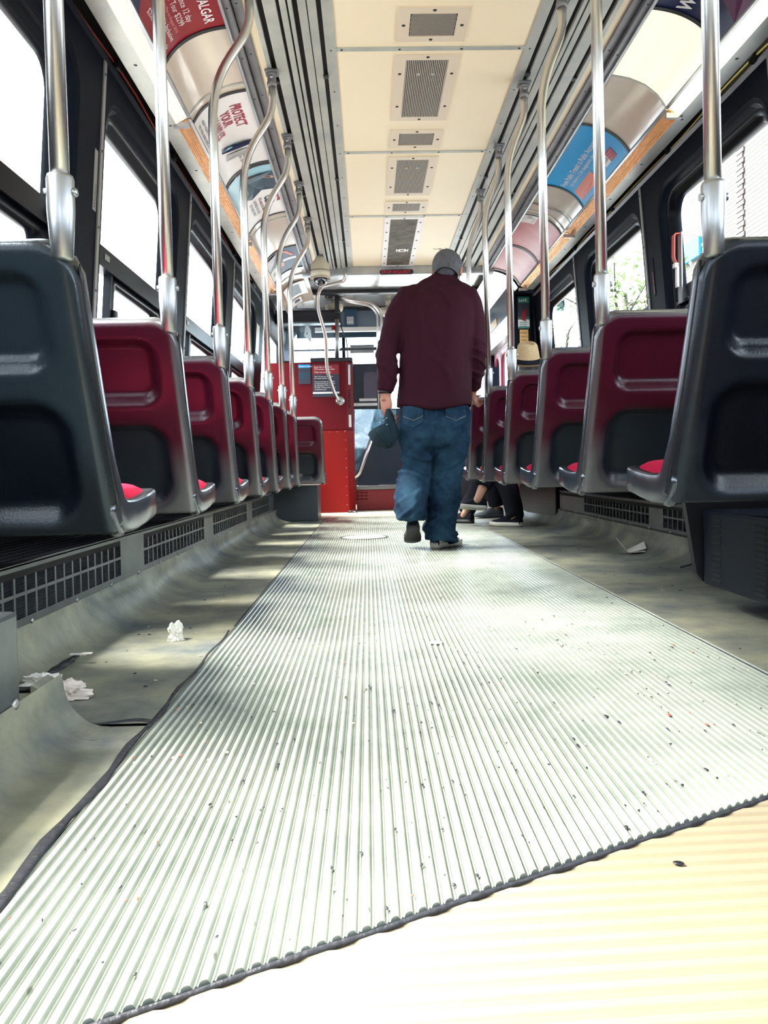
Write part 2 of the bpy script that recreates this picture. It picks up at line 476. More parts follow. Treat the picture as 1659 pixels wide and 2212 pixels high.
b = bmesh.new()      # joint of the right side strip
pts = [(1.35, 3.43, 0.008), (1.40, 3.42, 0.022), (1.435, 3.42, 0.05), (1.458, 3.42, 0.092)]
tube(b, pts, 0.005, 6, 0, True, 0.5); obj('sealant_line', b, seam_m, floor)
b = bmesh.new(); bx(b, -1.1, 1.75, 7.55, Y_NOSE, -0.010, -0.002)
obj('front_flooring', b, mat('front_flooring', (0.62, 0.56, 0.44), 0.4, 0, 0.5, var=(4, 0.3, (0.30, 0.28, 0.24), 8)), floor)

# ---- side walls, bay by bay, each with its window
PITCH_W = 1.53
S0 = 3.225
win_n = 0
walls = {}
for side, nm in ((-1, 'left'), (1, 'right')):
    wl = walls[side] = struct('wall_' + nm, 'dark plastic side wall of the car, %s of the aisle' % nm)
    b = bmesh.new()
    bm_pts = [(wx(side, 0.78), 0.78), (wx(side, 0.78) - side * 0.012, 0.70), (wx(side, 0.3), 0.0), (wx(side, 0.3, 0.05), 0.0), (wx(side, 0.78, 0.05), 0.78)]
    loft(b, [[(p[0], y, p[1]) for p in bm_pts] for y in (Y_BACK, Y_NOSE)], 0, True, True, False)
    obj('lower_panel', b, lower_m, wl)
    bays = [S0 + PITCH_W * k for k in range(-4, 3)]
    for S in bays:
        OUT = rrect(S, S + PITCH_W, 0.76, 2.115, 0.0)
        A = rrect(S + 0.045, S + 1.29, 0.79, 2.005, 0.15)
        B = rrect(S + 0.065, S + 1.265, 0.81, 1.985, 0.135)
        G = rrect(S + 0.075, S + 1.245, 0.825, 1.965, 0.13)
        b = bmesh.new()
        loft(b, [[(wx(side, z), y, z) for y, z in OUT], [(wx(side, z), y, z) for y, z in A], [(wx(side, z, 0.008), y, z) for y, z in B], [(wx(side, z, 0.075), y, z) for y, z in G]], 0, False)
        bmesh.ops.remove_doubles(b, verts=b.verts, dist=1e-5)
        for f in b.faces: f.smooth = False
        obj('window_surround', b, wall_m, wl)
        # seam strip between two surrounds
        b = bmesh.new()
        for z0, z1 in ((0.80, 2.10),):
            p = [(wx(side, z0, -0.006), z0), (wx(side, z1, -0.006), z1), (wx(side, z1, 0.002), z1), (wx(side, z0, 0.002), z0)]
            loft(b, [[(q[0], y, q[1]) for q in p] for y in (S - 0.014, S + 0.014)], 0, True, True, False)
        st = obj('pillar_strip', b, strip_m, wl)
        b = bmesh.new()
        for z in (0.95, 1.2, 1.45, 1.75, 2.05):
            ell(b, (wx(side, z, -0.006), S, z), (0.003, 0.006, 0.006), I4, 0, 8, 6)
        obj('screw', b, screw_m, st)['kind'] = 'stuff'
        # the window itself
        win_n += 1
        wn = struct('window_%d' % win_n, 'side window with a dark mid bar and a sliding lower pane')
        L1 = rrect(S + 0.073, S + 1.247, 0.823, 1.967, 0.13); L2 = rrect(S + 0.083, S + 1.205, 0.84, 1.935, 0.12)
        L3 = rrect(S + 0.098, S + 1.18, 0.865, 1.912, 0.10)
        b = bmesh.new()
        loft(b, [[(wx(side, z, 0.030), y, z) for y, z in L1], [(wx(side, z, 0.028), y, z) for y, z in L2], [(wx(side, z, 0.040), y, z) for y, z in L2],
                 [(wx(side, z, 0.044), y, z) for y, z in L3], [(wx(side, z, 0.085), y, z) for y, z in L3]], 0, False)
        obj('gasket', b, gasket_m, wn)

        def slab(y0, y1, z0, z1, o0, o1, bmm, m=0):
            p = [(wx(side, z0, o0), z0), (wx(side, z1, o0), z1), (wx(side, z1, o1), z1), (wx(side, z0, o1), z0)]
            loft(bmm, [[(q[0], y, q[1]) for q in p] for y in (y0, y1)], m, True, True, False)
        b = bmesh.new(); slab(S + 0.085, S + 1.20, 1.335, 1.352, 0.026, 0.08, b); slab(S + 0.085, S + 1.20, 1.356, 1.425, 0.034, 0.08, b)
        mb = obj('mid_bar', b, gasket_m, wn)
        b = bmesh.new(); slab(S + 0.20, S + 0.26, 1.375, 1.40, 0.031, 0.034, b); obj('maker_plate', b, strip_m, mb)
        b = bmesh.new(); slab(S + 0.305, S + 0.325, 0.86, 1.34, 0.036, 0.07, b); obj('division_bar', b, gasket_m, wn)
        b = bmesh.new()
        SA = rrect(S + 0.33, S + 1.19, 0.85, 1.335, 0.02); SB = rrect(S + 0.365, S + 1.05, 0.885, 1.295, 0.03)
        loft(b, [[(wx(side, z, 0.07), y, z) for y, z in SA], [(wx(side, z, 0.040), y, z) for y, z in SA], [(wx(side, z, 0.040), y, z) for y, z in SB], [(wx(side, z, 0.07), y, z) for y, z in SB]], 0, False)
        sash = obj('sliding_sash', b, gasket_m, wn)
        b = bmesh.new(); box(b, (wx(side, 1.13, 0.030), S + 0.36, 1.13), (0.022, 0.045, 0.12), 0, 0.006); obj('sash_handle', b, black, sash)
        for nm2, y0, y1, z0, z1 in (('upper_pane', S + 0.09, S + 1.19, 1.42, 1.925), ('lower_pane', S + 0.09, S + 0.31, 0.855, 1.34), ('sliding_pane', S + 0.36, S + 1.06, 0.88, 1.30)):
            b = bmesh.new()
            vv = [b.verts.new((wx(side, z, 0.062), y, z)) for y, z in ((y0, z0), (y1, z0), (y1, z1), (y0, z1))]
            b.faces.new(vv); obj(nm2, b, pane_m, wn)
    # top rail, dark gap with a cable, and the flange under the lamps
    b = bmesh.new()
    p = [(CX + side * 1.332, 2.10), (CX + side * 1.318, 2.118), (CX + side * 1.325, 2.13), (CX + side * 1.36, 2.13), (CX + side * 1.36, 2.10)]
    loft(b, [[(q[0], y, q[1]) for q in p] for y in (Y_BACK, Y_END + 0.3)], 0, True, True, False); obj('top_rail', b, grey_m if side > 0 else wall_m, wl)
    b = bmesh.new(); bx(b, CX + side * 1.345, CX + side * 1.40, Y_BACK, Y_END, 2.1, 2.27); obj('gap_backing', b, slot_m, wl)
    b = bmesh.new(); pts = [(CX + side * (1.322 + 0.008 * math.sin(k * 0.9)), Y_BACK + k * 0.25, 2.135 + 0.008 * math.sin(k * 1.3)) for k in range(42)]
    tube(b, pts, 0.005, 6); obj('cable', b, mat('cable_red', (0.32, 0.03, 0.03), 0.5) if side < 0 else mat('cable_yellow', (0.62, 0.56, 0.20), 0.5), wl)
    for k in range(6):
        b = bmesh.new(); Y = 2.35 + k * 0.95
        bx(b, CX + side * 1.30, CX + side * 1.345, Y, Y + 0.035, 2.115, 2.15); obj('bracket', b, black, wl)
    b = bmesh.new(); p = [(CX + side * 1.195, 2.112), (CX + side * 1.272, 2.114), (CX + side * 1.285, 2.135), (CX + side * 1.272, 2.128), (CX + side * 1.195, 2.128)]
    loft(b, [[(q[0], y, q[1]) for q in p] for y in (Y_BACK, Y_END)], 0, True, True, False); fl = obj('lamp_flange', b, rail_m, wl)
    b = bmesh.new()
    for k in range(12): ell(b, (CX + side * 1.225, 1.0 + k * 0.57, 2.113), (0.008, 0.008, 0.003), I4, 0, 8, 6)
    obj('screw', b, screw_m, fl)['kind'] = 'stuff'

# back of the car, behind the camera, with its rear window
bk = struct('wall_back', 'rear wall of the car with its window')
b = bmesh.new()
loft(b, [[(x, Y_BACK, z) for x, z in rrect(-1.15, 1.8, -0.05, 2.5, 0.0)], [(x, Y_BACK, z) for x, z in rrect(-0.5, 1.15, 0.95, 2.0, 0.12)], [(x, Y_BACK - 0.06, z) for x, z in rrect(-0.48, 1.13, 0.97, 1.98, 0.12)]], 0, False)
bmesh.ops.remove_doubles(b, verts=b.verts, dist=1e-5)
obj('surround', b, lower_m, bk)
b = bmesh.new(); b.faces.new([b.verts.new(p) for p in ((-0.5, Y_BACK - 0.03, 0.95), (1.15, Y_BACK - 0.03, 0.95), (1.15, Y_BACK - 0.03, 2.0), (-0.5, Y_BACK - 0.03, 2.0))])
obj('pane', b, pane_m, bk)

# ---- ceiling
ceil = struct('ceiling', 'cream panelled car ceiling between aluminium rails')
joints = [-2.9, -1.5, 0.1, 1.28, 2.45, 3.63, 4.805, 6.015, 7.50]
for y0, y1 in zip(joints[:-1], joints[1:]):
    b = bmesh.new(); bx(b, CX - 0.430, CX + 0.430, y0 + 0.002, y1 - 0.002, 2.350, 2.375, 0, 0.002); obj('ceiling_panel', b, cream, ceil)
for y in joints[1:-1]:
    b = bmesh.new(); bx(b, CX - 0.430, CX + 0.430, y - 0.015, y + 0.015, 2.3455, 2.3505, 0, 0.001); jt = obj('joint_trim', b, rail_m, ceil)
    b = bmesh.new()
    for xx in (-0.40, -0.14, 0.14, 0.40): ell(b, (CX + xx, y, 2.345), (0.006, 0.006, 0.003), I4, 0, 8, 6)
    obj('rivet', b, screw_m, jt)['kind'] = 'stuff'
strips = [('edge_trim', 0.425, 0.472, 2.344, rail_m), ('channel', 0.492, 0.528, 2.338, rail_m), ('channel', 0.532, 0.566, 2.334, rail_m), ('channel', 0.588, 0.604, 2.330, rail_m),
          ('channel', 0.612, 0.638, 2.332, rail_m), ('channel', 0.652, 0.704, 2.326, rail_m), ('channel', 0.729, 0.750, 2.330, rail_m),
          ('cream_strip', 0.750, 0.788, 2.342, cream), ('grey_band', 0.788, 0.826, 2.332, grey_m), ('grey_band', 0.830, 0.862, 2.312, grey_m)]
for side in (-1, 1):
    b = bmesh.new(); bx(b, CX + side * 0.42, CX + side * 0.87, Y_BACK, Y_END, 2.352, 2.39); obj('rail_backing', b, slot_m, ceil)
    for nm, u0, u1, z, m in strips:
        b = bmesh.new(); bx(b, CX + side * u0, CX + side * u1, Y_BACK, Y_END, z, 2.36, 0, 0.0015); o = obj(nm, b, m, ceil)
        if nm in ('edge_trim', 'grey_band'):
            b = bmesh.new()
            for k in range(17):
                Y = 1.28 + k * 0.392
                ell(b, (CX + side * (u0 + u1) / 2, Y, z), (0.005, 0.005, 0.0025), I4, 0, 8, 6)
            obj('rivet', b, screw_m, o)['kind'] = 'stuff'
    for u, ys in ((0.482, (3.85, 5.2, 6.6)), (0.717, (3.9, 4.6, 5.5))):
        for Y in ys:
            b = bmesh.new(); box(b, (CX + side * u, Y, 2.336), (0.026, 0.03, 0.012), 0, 0.004); obj('rail_nut', b, black, ceil)


# ---- coves with the advertising cards, lamps below them
def cove(side, y, t, off=0.0):
    P0, P1, P2 = Vector((0.865, 2.310)), Vector((1.065, 2.292)), Vector((1.135, 2.150))
    p = P0 * (1 - t) ** 2 + P1 * 2 * t * (1 - t) + P2 * t * t
    d = (P1 - P0) * (1 - t) + (P2 - P1) * t; d.normalize()
    n = Vector((d.y, -d.x))            # towards the aisle
    q = p + n * off
    return Vector((CX + side * q.x, y, q.y))


COVE_LEN = 0.345


def cove_patch(side, y0, y1, t0, t1, off, bm_, m=0, ny=1, nt=12):
    grid(bm_, lambda u, v: cove(side, y0 + (y1 - y0) * u, t0 + (t1 - t0) * v, off), ny, nt, m, False)


mods = {-1: [-2.9, -2.2, -0.2, 1.8, 3.845, 5.86, 7.50], 1: [-2.9, -2.1, -0.2, 1.75, 3.81, 5.78, 7.50]}
lamp_on = mat('lit_diffuser', (0.9, 0.9, 0.8), 0.3, emit=(1.0, 0.97, 0.62), es=1.3)
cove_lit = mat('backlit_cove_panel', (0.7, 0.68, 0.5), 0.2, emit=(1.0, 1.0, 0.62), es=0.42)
lamp_mid = mat('half_lit_diffuser', (0.9, 0.88, 0.8), 0.3, emit=(1.0, 0.90, 0.68), es=0.16)
ordn = ['', 'first', 'second', 'third', 'fourth', 'fifth', 'sixth', 'seventh', 'eighth']
for side in (-1, 1):
    row = 'left' if side < 0 else 'right'
    for k, (y0, y1) in enumerate(zip(mods[side][:-1], mods[side][1:])):
        b = bmesh.new()
        grid(b, lambda u, v: cove(side, y0 + 0.004 + (y1 - y0 - 0.008) * u, v, 0.0), 1, 16, 0)
        grid(b, lambda u, v: cove(side, y0 + 0.004 + (y1 - y0 - 0.008) * u, v, -0.012), 1, 16, 0)
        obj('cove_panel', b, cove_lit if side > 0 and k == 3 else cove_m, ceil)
        b = bmesh.new()
        rings = [[cove(side, y, 0, o), cove(side, y, 0.25, o), cove(side, y, 0.5, o), cove(side, y, 0.75, o), cove(side, y, 1, o)] for y, o in ((y1 - 0.007, 0.0), (y1 - 0.005, 0.003), (y1 + 0.005, 0.003), (y1 + 0.007, 0.0))]
        loft(b, rings, 0, False, False); obj('cove_seam', b, rail_m, ceil)
        if k < 3: continue
        on = (side > 0 and k == 3); mid = (side < 0 and k == 3)
        col = 'glowing yellow-white' if on else ('pale half-lit' if mid else 'copper-coloured unlit')
        where = {3: 'nearest the camera', 4: 'in the middle of the row', 5: 'at the front end of the row'}.get(k, 'behind the camera, length %d' % (k + 1))
        t = thing('strip_light', '%s ribbed strip light, %s cove, %s' % (col, row, where), 'light', (CX + side * 1.165, (y0 + y1) / 2, 2.11), 'strip lights under the coves')
        b = bmesh.new()
        A = Vector((1.136, 2.151)); Bq = Vector((1.196, 2.114)); n = 14
        ring = []
        for q in range(n + 1):
            p = A.lerp(Bq, q / n); o = 0.0 if q % 2 else -0.0022
            ring.append((p.x + o * 0.5, p.y + o))
        ring += [(1.205, 2.135), (1.145, 2.172)]
        loft(b, [[(CX + side * x, y, z) for x, z in ring] for y in (y0 + 0.006, y1 - 0.006)], 0, True, True, False)
        obj('diffuser', local(t, b), lamp_on if on else (lamp_mid if mid else amber), t)
        b = bmesh.new()
        bx(b, CX + side * 1.130, CX + side * 1.210, y1 - 0.010, y1 + 0.010, 2.10, 2.125, 0, 0.002); bx(b, CX + side * 1.128, CX + side * 1.142, y0 + 0.006, y1 - 0.006, 2.143, 2.153)
        obj('end_cap', local(t, b), satin, t)
    # chrome holder along the inner edge of the cards
    b = bmesh.new(); tube(b, [cove(side, Y_BACK, 0.0, 0.004), cove(side, Y_END, 0.0, 0.004)], 0.008, 8); obj('card_holder', b, satin, ceil)

# front bulkhead beam
b = bmesh.new()
bx(b, -0.58, 1.22, 7.50, 7.60, 2.275, 2.40, 0, 0.01)
beam = struct('trim_1', 'grey bulkhead beam over the aisle'); obj('beam', b, satin, beam)

# overall roof and outer shell, so that daylight comes only through the windows
b = bmesh.new()
sh = [(CX - 1.40, 2.12), (CX - 1.33, 2.30), (CX - 1.0, 2.44), (CX + 1.0, 2.44), (CX + 1.33, 2.30), (CX + 1.40, 2.12)]
loft(b, [[(x, y, z) for x, z in sh] + [(x, y, z + 0.03) for x, z in reversed(sh)] for y in (Y_BACK - 0.1, Y_NOSE)], 0, True, True, False)
roof = struct('roof', 'outer roof of the car'); obj('roof_shell', b, lower_m, roof)

# ================================================================== seats
def corner_drop(d, r):
    return 0.0 if d >= r else r - math.sqrt(max(0, r * r - (r - d) ** 2))


def sd_rr(x, z, cx_, cz, hx, hz, r):
    qx, qz = abs(x - cx_) - hx + r, abs(z - cz) - hz + r
    return math.hypot(max(qx, 0), max(qz, 0)) + min(max(qx, qz), 0) - r


TOPZ, BOTZ, LEAN = 0.92, 0.372, 0.215
RC = 0.075


def back_line(t):
    return Vector((0, LEAN * (1 - t) ** 1.12, BOTZ + (TOPZ - BOTZ) * t))


def back_tan(t):
    e = 1e-3; a, c = back_line(max(0, t - e)), back_line(min(1, t + e)); return (c - a).normalized()


def make_seat(side, W, units, plate, rimm, label, group):
    root = thing('tram_seat', label, 'seat', (0, 0, 0), group)
    H = TOPZ - BOTZ
    uw = W / units

    def pos(u, v):
        # denser near the rim
        x = W * u
        d = min(x, W - x); tmax = 1 - corner_drop(d, RC) / H
        t = v * tmax; z = BOTZ + H * t
        p = back_line(t); T = back_tan(t); N = Vector((0, -T.z, T.y))   # backward normal
        dist = min(d, (tmax - t) * H + 0.0, max(0.0, t * H + 0.01))
        fall = 0.016 * (1 - math.sqrt(max(0, 1 - (1 - min(1, dist / 0.02)) ** 2)))
        dep = 0
        for q in range(units):
            xc = uw * (q + 0.5)
            s1 = sd_rr(x, z, xc, 0.780, uw / 2 - 0.062, 0.085, 0.05)
            dep += 0.034 * sstep(0.008, -0.024, s1)
            s2 = sd_rr(x, z, xc, 0.515, uw / 2 - 0.050, 0.122, 0.075)
            dep += 0.038 * sstep(0.012, -0.040, s2)
        p = p - N * (fall + dep)
        return Vector((side * x, p.y, p.z))
    nu = 44 * units if units == 1 else 76
    us = [(0.5 - 0.5 * math.cos(math.pi * i / nu)) * 0.35 + 0.65 * i / nu for i in range(nu + 1)]
    nv = 64
    vs_ = [(0.5 - 0.5 * math.cos(math.pi * j / nv)) * 0.3 + 0.7 * j / nv for j in range(nv + 1)]
    b = bmesh.new()

    lay = b.verts.layers.float_color.new('zone')
    vv = grid(b, lambda u, v: pos(us[int(round(u * nu))], vs_[int(round(v * nv))]), nu, nv, 0)
    for row_ in vv:
        for q_ in row_: q_[lay] = (0, 1, 0, 1)
    for i, row_ in enumerate(vv):
        for j, q_ in enumerate(row_):
            x = W * us[i]; d = min(x, W - x); tmax = 1 - corner_drop(d, RC) / H; z = BOTZ + H * vs_[j] * tmax
            lo = max(sstep(0.006, -0.012, sd_rr(x, z, uw * (k_ + 0.5), 0.515, uw / 2 - 0.050, 0.122, 0.075)) for k_ in range(units))  # lower recess mask, carries the shade painted into it
            edge = min(d, (tmax - vs_[j] * tmax) * H)
            g_ = max(sstep(0.013, 0.004, edge), sstep(0.60, 0.43, z) * 0.85) * (1 - lo)
            q_[lay] = (lo, g_, 0, 1)
    # skirt running forward from the outline
    outl = [vv[0][j] for j in range(nv + 1)] + [vv[i][nv] for i in range(1, nu + 1)] + [vv[nu][j] for j in range(nv - 1, -1, -1)] + [vv[i][0] for i in range(nu - 1, 0, -1)]
    prev = [b.verts.new(v.co + Vector((0, 0.040, 0.014))) for v in outl]
    for i in range(len(outl)):
        k = (i + 1) % len(outl)
        f = b.faces.new((outl[i], outl[k], prev[k], prev[i])); f.smooth = True
    for q_ in prev: q_[lay] = (0, 1, 0, 1)
    obj('back_shell', b, plate, root)
    # front shell: one L-shaped moulding, swept from the front lip of the pan to the top of the back
    st = []
    for y, z, th in ((0.548, 0.425, 0.060), (0.544, 0.425, 0.070), (0.46, 0.413, 0.072), (0.385, 0.405, 0.075), (0.335, 0.405, 0.075)):
        st.append((Vector((0, y, z)), th, Vector((0, 0, 1)), 0.0))
    for a in range(1, 6):
        an = R(62 * a / 6); st.append((Vector((0, 0.335 - 0.075 * math.sin(an) , 0.405 + 0.075 * (1 - math.cos(an)) * 1.0)), 0.078 - 0.003 * a, Vector((0, math.sin(an), math.cos(an))), 0.0))
    for k in range(1, 15):
        t = 0.17 + (1.0 - 0.17) * k / 14
        T = back_tan(t); N = Vector((0, T.z, -T.y))
        z = BOTZ + H * t
        inset = 0.0 if TOPZ - z >= RC else RC - math.sqrt(max(0, RC * RC - (RC - (TOPZ - z)) ** 2))
        st.append((back_line(t) + N * 0.067, 0.050 - 0.012 * t, N, min(inset, RC)))
    b = bmesh.new(); rings = []
    for c, th, n, ins in st:
        x0, x1 = 0.002 + ins, W - 0.002 - ins; r = 0.009
        ring = [c + Vector((x, 0, 0)) + n * q for x, q in ((x0 + r, th / 2), (x1 - r, th / 2), (x1 - r * 0.3, th / 2 - r * 0.3), (x1, th / 2 - r), (x1, -th / 2 + r), (x1 - r * 0.3, -th / 2 + r * 0.3), (x1 - r, -th / 2), (x0 + r, -th / 2), (x0 + r * 0.3, -th / 2 + r * 0.3), (x0, -th / 2 + r), (x0, th / 2 - r), (x0 + r * 0.3, th / 2 - r * 0.3))]
        rings.append([Vector((side * p.x, p.y, p.z)) for p in ring])
    loft(b, rings)
    obj('front_shell', b, rimm, root)
    # heel cap at the lower rear corner of the aisle side
    b = bmesh.new(); pts = []
    for k in range(8):
        an = R(90 * k / 7); pts.append(Vector((side * 0.012, 0.285 - 0.055 * math.cos(an) - 0.02 * (1 - k / 7), 0.435 - 0.065 * math.sin(an))))
    tube(b, pts, [0.016, 0.017, 0.017, 0.017, 0.017, 0.016, 0.014, 0.010], 8, 0, True, 0.8); obj('heel_cap', b, edge_m, root)
    for q in range(units):
        b = bmesh.new(); x0, x1 = uw * q + 0.012, uw * (q + 1) - 0.012

        def cf(u, v):
            e = 1 - (2 * u - 1) ** 16; g = 1 - (2 * v - 1) ** 10
            return Vector((side * (x0 + (x1 - x0) * u), 0.250 + 0.288 * v, 0.440 + 0.038 * e * g * (1 - 0.12 * (2 * u - 1) ** 2)))
        grid(b, cf, 30, 20); grid(b, lambda u, v: Vector((cf(u, v).x, cf(u, v).y, 0.436)), 1, 1)
        obj('seat_cushion', b, cushion_m, root)
        b = bmesh.new()

        def bf(u, v):
            t = 0.22 + 0.68 * v; T = back_tan(t); N = Vector((0, T.z, -T.y)); e = (1 - (2 * u - 1) ** 6) * (1 - (2 * v - 1) ** 6)
            p = back_line(t) + N * (0.088 + 0.022 * e); return Vector((side * (x0 + (x1 - x0) * u), p.y, p.z))
        grid(b, bf, 12, 12); obj('back_cushion', b, maroon, root)
    b = bmesh.new(); pts = []
    for k in range(15):
        t = 0.08 + 0.84 * k / 14; T = back_tan(t); N = Vector((0, T.z, -T.y)); q = back_line(t) + N * 0.0415; pts.append(Vector((side * 0.0005, q.y, q.z)))
    tube(b, pts, 0.0032, 6); obj('edge_seam', b, black, root)
    # bracket to the wall / floor under the pan
    b = bmesh.new(); bx(b, side * (W - 0.10), side * (W - 0.02), 0.25, 0.50, 0.325, 0.375, 0, 0.008); obj('wall_bracket', b, black, root)
    return root


RY = [1.61, 2.385, 3.14, 3.90, 4.65, 5.40]
LY = [1.445, 2.215, 2.985, 3.71, 4.43, 5.165, 5.90]
LX, RX = -0.527, 0.703
LW, RW = 0.50, 0.985
slate_L = 'left'
seatsL, seatsR = [], []
protoL = make_seat(-1, LW, 1, back_maroon, edge_m, '', 'single seats left of the aisle')
protoL1 = make_seat(-1, LW, 1, back_navy_lit, edge_m, '', 'single seats left of the aisle')
protoR = make_seat(1, RW, 2, back_maroon, edge_m, '', 'double seats right of the aisle')
protoR1 = make_seat(1, RW, 2, back_navy, edge_m, '', 'double seats right of the aisle')
for k, Y in enumerate(LY):
    o = protoL1 if k == 0 else (protoL if k == 1 else copy_tree(protoL))
    o.location = (LX, Y, -0.03); seatsL.append(o)
    o['label'] = ('slate grey single seat back, nearest the camera on the left of the aisle' if k == 0 else
                  'maroon single seat, %s in the left row counting from the camera' % ordn[k + 1])
o = copy_tree(protoL); o.location = (-0.375, 6.64, -0.03); seatsL.append(o)
o['label'] = 'maroon single seat at the front end, in front of the red booth, without a pole'
for k, Y in enumerate(RY):
    o = protoR1 if k == 0 else (protoR if k == 1 else copy_tree(protoR))
    o.location = (RX, Y, 0); seatsR.append(o)
    o['label'] = ('dark navy double seat back, nearest the camera on the right of the aisle' if k == 0 else
                  'maroon double seat, %s in the right row counting from the camera' % ordn[k + 1] + (', beside the standing man' if k == 5 else ''))

# ================================================================== grab poles
PR = 0.0172


def pole(side, k, Y, dz):
    row = 'left' if side < 0 else 'right'
    x0 = (LX - 0.018) if side < 0 else (RX + 0.015)
    y0 = Y + 0.02
    zt = TOPZ + dz
    t = thing('grab_pole', 'bent steel pole on top of the %s %s-hand seat from the camera' % (ordn[k + 1], row), 'pole', (x0, y0, zt - 0.03), 'stainless grab poles on the seat backs')
    dx = 0.135 if side < 0 else 0.082
    y1 = y0 + (0.05 if side < 0 else 0.0)
    if side < 0:
        pts = fillet([(x0, y0, zt + 0.01), (x0 - 0.004, y0, 1.90), (x0 + dx, y1, 2.135), (x0 + dx, y1, 2.27)], 0.16, 8)
    else:
        pts = fillet([(x0, y0, zt + 0.01), (x0 - 0.008, y0, 1.945), (x0 + dx, y1, 2.17), (x0 + dx, y1, 2.27)], 0.13, 8)
    b = bmesh.new(); tube(b, pts, PR, 16); obj('pole_tube', local(t, b), steel, t)
    b = bmesh.new(); M = Matrix.Translation((x0, y0, zt))
    lathe(b, [(0.012, -0.035), (0.019, -0.03), (0.0245, 0.055), (0.0245, 0.112), (0.0225, 0.118), (PR, 0.118)], 20, M)
    so = obj('lower_socket', local(t, b), satin, t)
    for s in (-1, 1):
        b = bmesh.new(); M2 = M @ Matrix.Translation((s * 0.0245, 0, 0.088)) @ Matrix.Rotation(R(90), 4, 'Y')
        lathe(b, [(0.0085, -0.004), (0.0085, 0.003), (0.006, 0.006), (0.001, 0.0065)], 10, M2); obj('bolt', local(t, b), satin, so)
    b = bmesh.new(); M = Matrix.Translation((x0 + dx, y1, 2.255))
    lathe(b, [(PR, 0), (0.023, 0.002), (0.024, 0.020), (0.021, 0.024), (0.021, 0.055), (0.026, 0.062)], 18, M)
    box(b, (x0 + dx, y1, 2.322), (0.062, 0.062, 0.012), 0, 0.003)
    us_ = obj('upper_socket', local(t, b), grey_m, t)
    b = bmesh.new(); ell(b, (x0 + dx, y1 - 0.021, 2.295), (0.008, 0.005, 0.008)); obj('bolt', local(t, b), satin, us_)
    return t


for k, Y in enumerate(LY): pole(-1, k, Y, -0.03)
for k, Y in enumerate(RY): pole(1, k, Y, 0.0)

# ================================================================== heaters along the walls
def heater(side, xf, y0, y1, zb, zt, groups, label):
    t = thing('wall_heater', label, 'heater', (xf, (y0 + y1) / 2, 0.0), 'louvred heaters along the walls')
    xin = wx(side, 0.3, -0.01)
    b = bmesh.new(); s = side
    bx(b, xf, xin, y0, y1, zb - 0.02, zb + 0.006); bx(b, xf + s * 0.05, xf + s * 0.052, y0, y1, zb, zt)
    obj('back_pan', local(t, b), heatdk, t)
    b = bmesh.new(); th = 0.006
    x0, x1 = xf, xf + s * th
    h = zt - zb
    bx(b, x0, x1, y0, y1, zb, zb + 0.022); bx(b, x0, x1, y0, y1, zt - 0.014, zt)
    edges = [y0] + [e for g in groups for e in g] + [y1]
    for a, c in zip(edges[0::2], edges[1::2]):
        if c > a: bx(b, x0, x1, a, c, zb + 0.022, zt - 0.014)
    bx(b, x0 - s * 0.004, x1, y0, y1, zt - 0.006, zt + 0.003)
    obj('front_frame', local(t, b), heat_m, t)
    for a, c in groups:
        zl, zh = zb + 0.022, zt - 0.014; zm = (zl + zh) / 2
        n = max(6, int(round((c - a) / 0.062))); b = bmesh.new()
        bx(b, x0, x1, a, c, zm - 0.004, zm + 0.004)
        for k in range(1, n):
            y = a + (c - a) * k / n; bx(b, x0 + s * 0.001, x1, y - 0.005, y + 0.005, zl, zh)
        g = obj('grille', local(t, b), heat_m, t)
        b = bmesh.new()
        for i in range(14):
            z = zl + (zh - zl) * (i + 0.5) / 14
            p = [(x0 + s * 0.002, z - 0.001), (x0 + s * 0.010, z + 0.004), (x0 + s * 0.011, z + 0.003), (x0 + s * 0.003, z - 0.002)]
            loft(b, [[(q[0], y, q[1]) for q in p] for y in (a, c)], 0, True, True, False)
        o = obj('louvre', local(t, b), heat_m, g); o['kind'] = 'stuff'
    b = bmesh.new(); zt2 = zt + 0.001     # perforated top
    bx(b, xf, xin, y0, y1, zt - 0.03, zt - 0.012); obj('top_tray', local(t, b), slot_m, t)
    b = bmesh.new(); n = int((y1 - y0) / 0.024)
    for k in range(n): bx(b, xf + s * 0.004, xin, y0 + k * 0.024, y0 + k * 0.024 + 0.009, zt - 0.004, zt)
    for k in range(9):
        x = xf + (xin - xf) * k / 8; bx(b, x - 0.004, x + 0.004, y0, y1, zt - 0.003, zt + 0.0008)
    o = obj('top_grating', local(t, b), heatdk, t); o['kind'] = 'stuff'
    b = bmesh.new()
    for k in range(int((y1 - y0) / 0.30)): ell(b, (x0 - s * 0.001, y0 + 0.15 + 0.30 * k, zb + 0.006), (0.004, 0.007, 0.007), I4, 0, 8, 6)
    obj('screw', local(t, b), satin, t)['kind'] = 'stuff'
    return t


heater(-1, -0.828, 1.50, 6.95, 0.108, 0.258, [(1.56, 2.656), (2.93, 4.0), (4.24, 5.40), (5.66, 6.6)], 'long louvred metal heater at floor level under the left row of seats')
heater(1, 1.470, 1.00, 6.1, 0.118, 0.262, [(1.15, 2.05), (2.20, 2.78), (3.02, 3.95), (4.15, 5.4)], 'long dark louvred heater at floor level under the right row of seats')

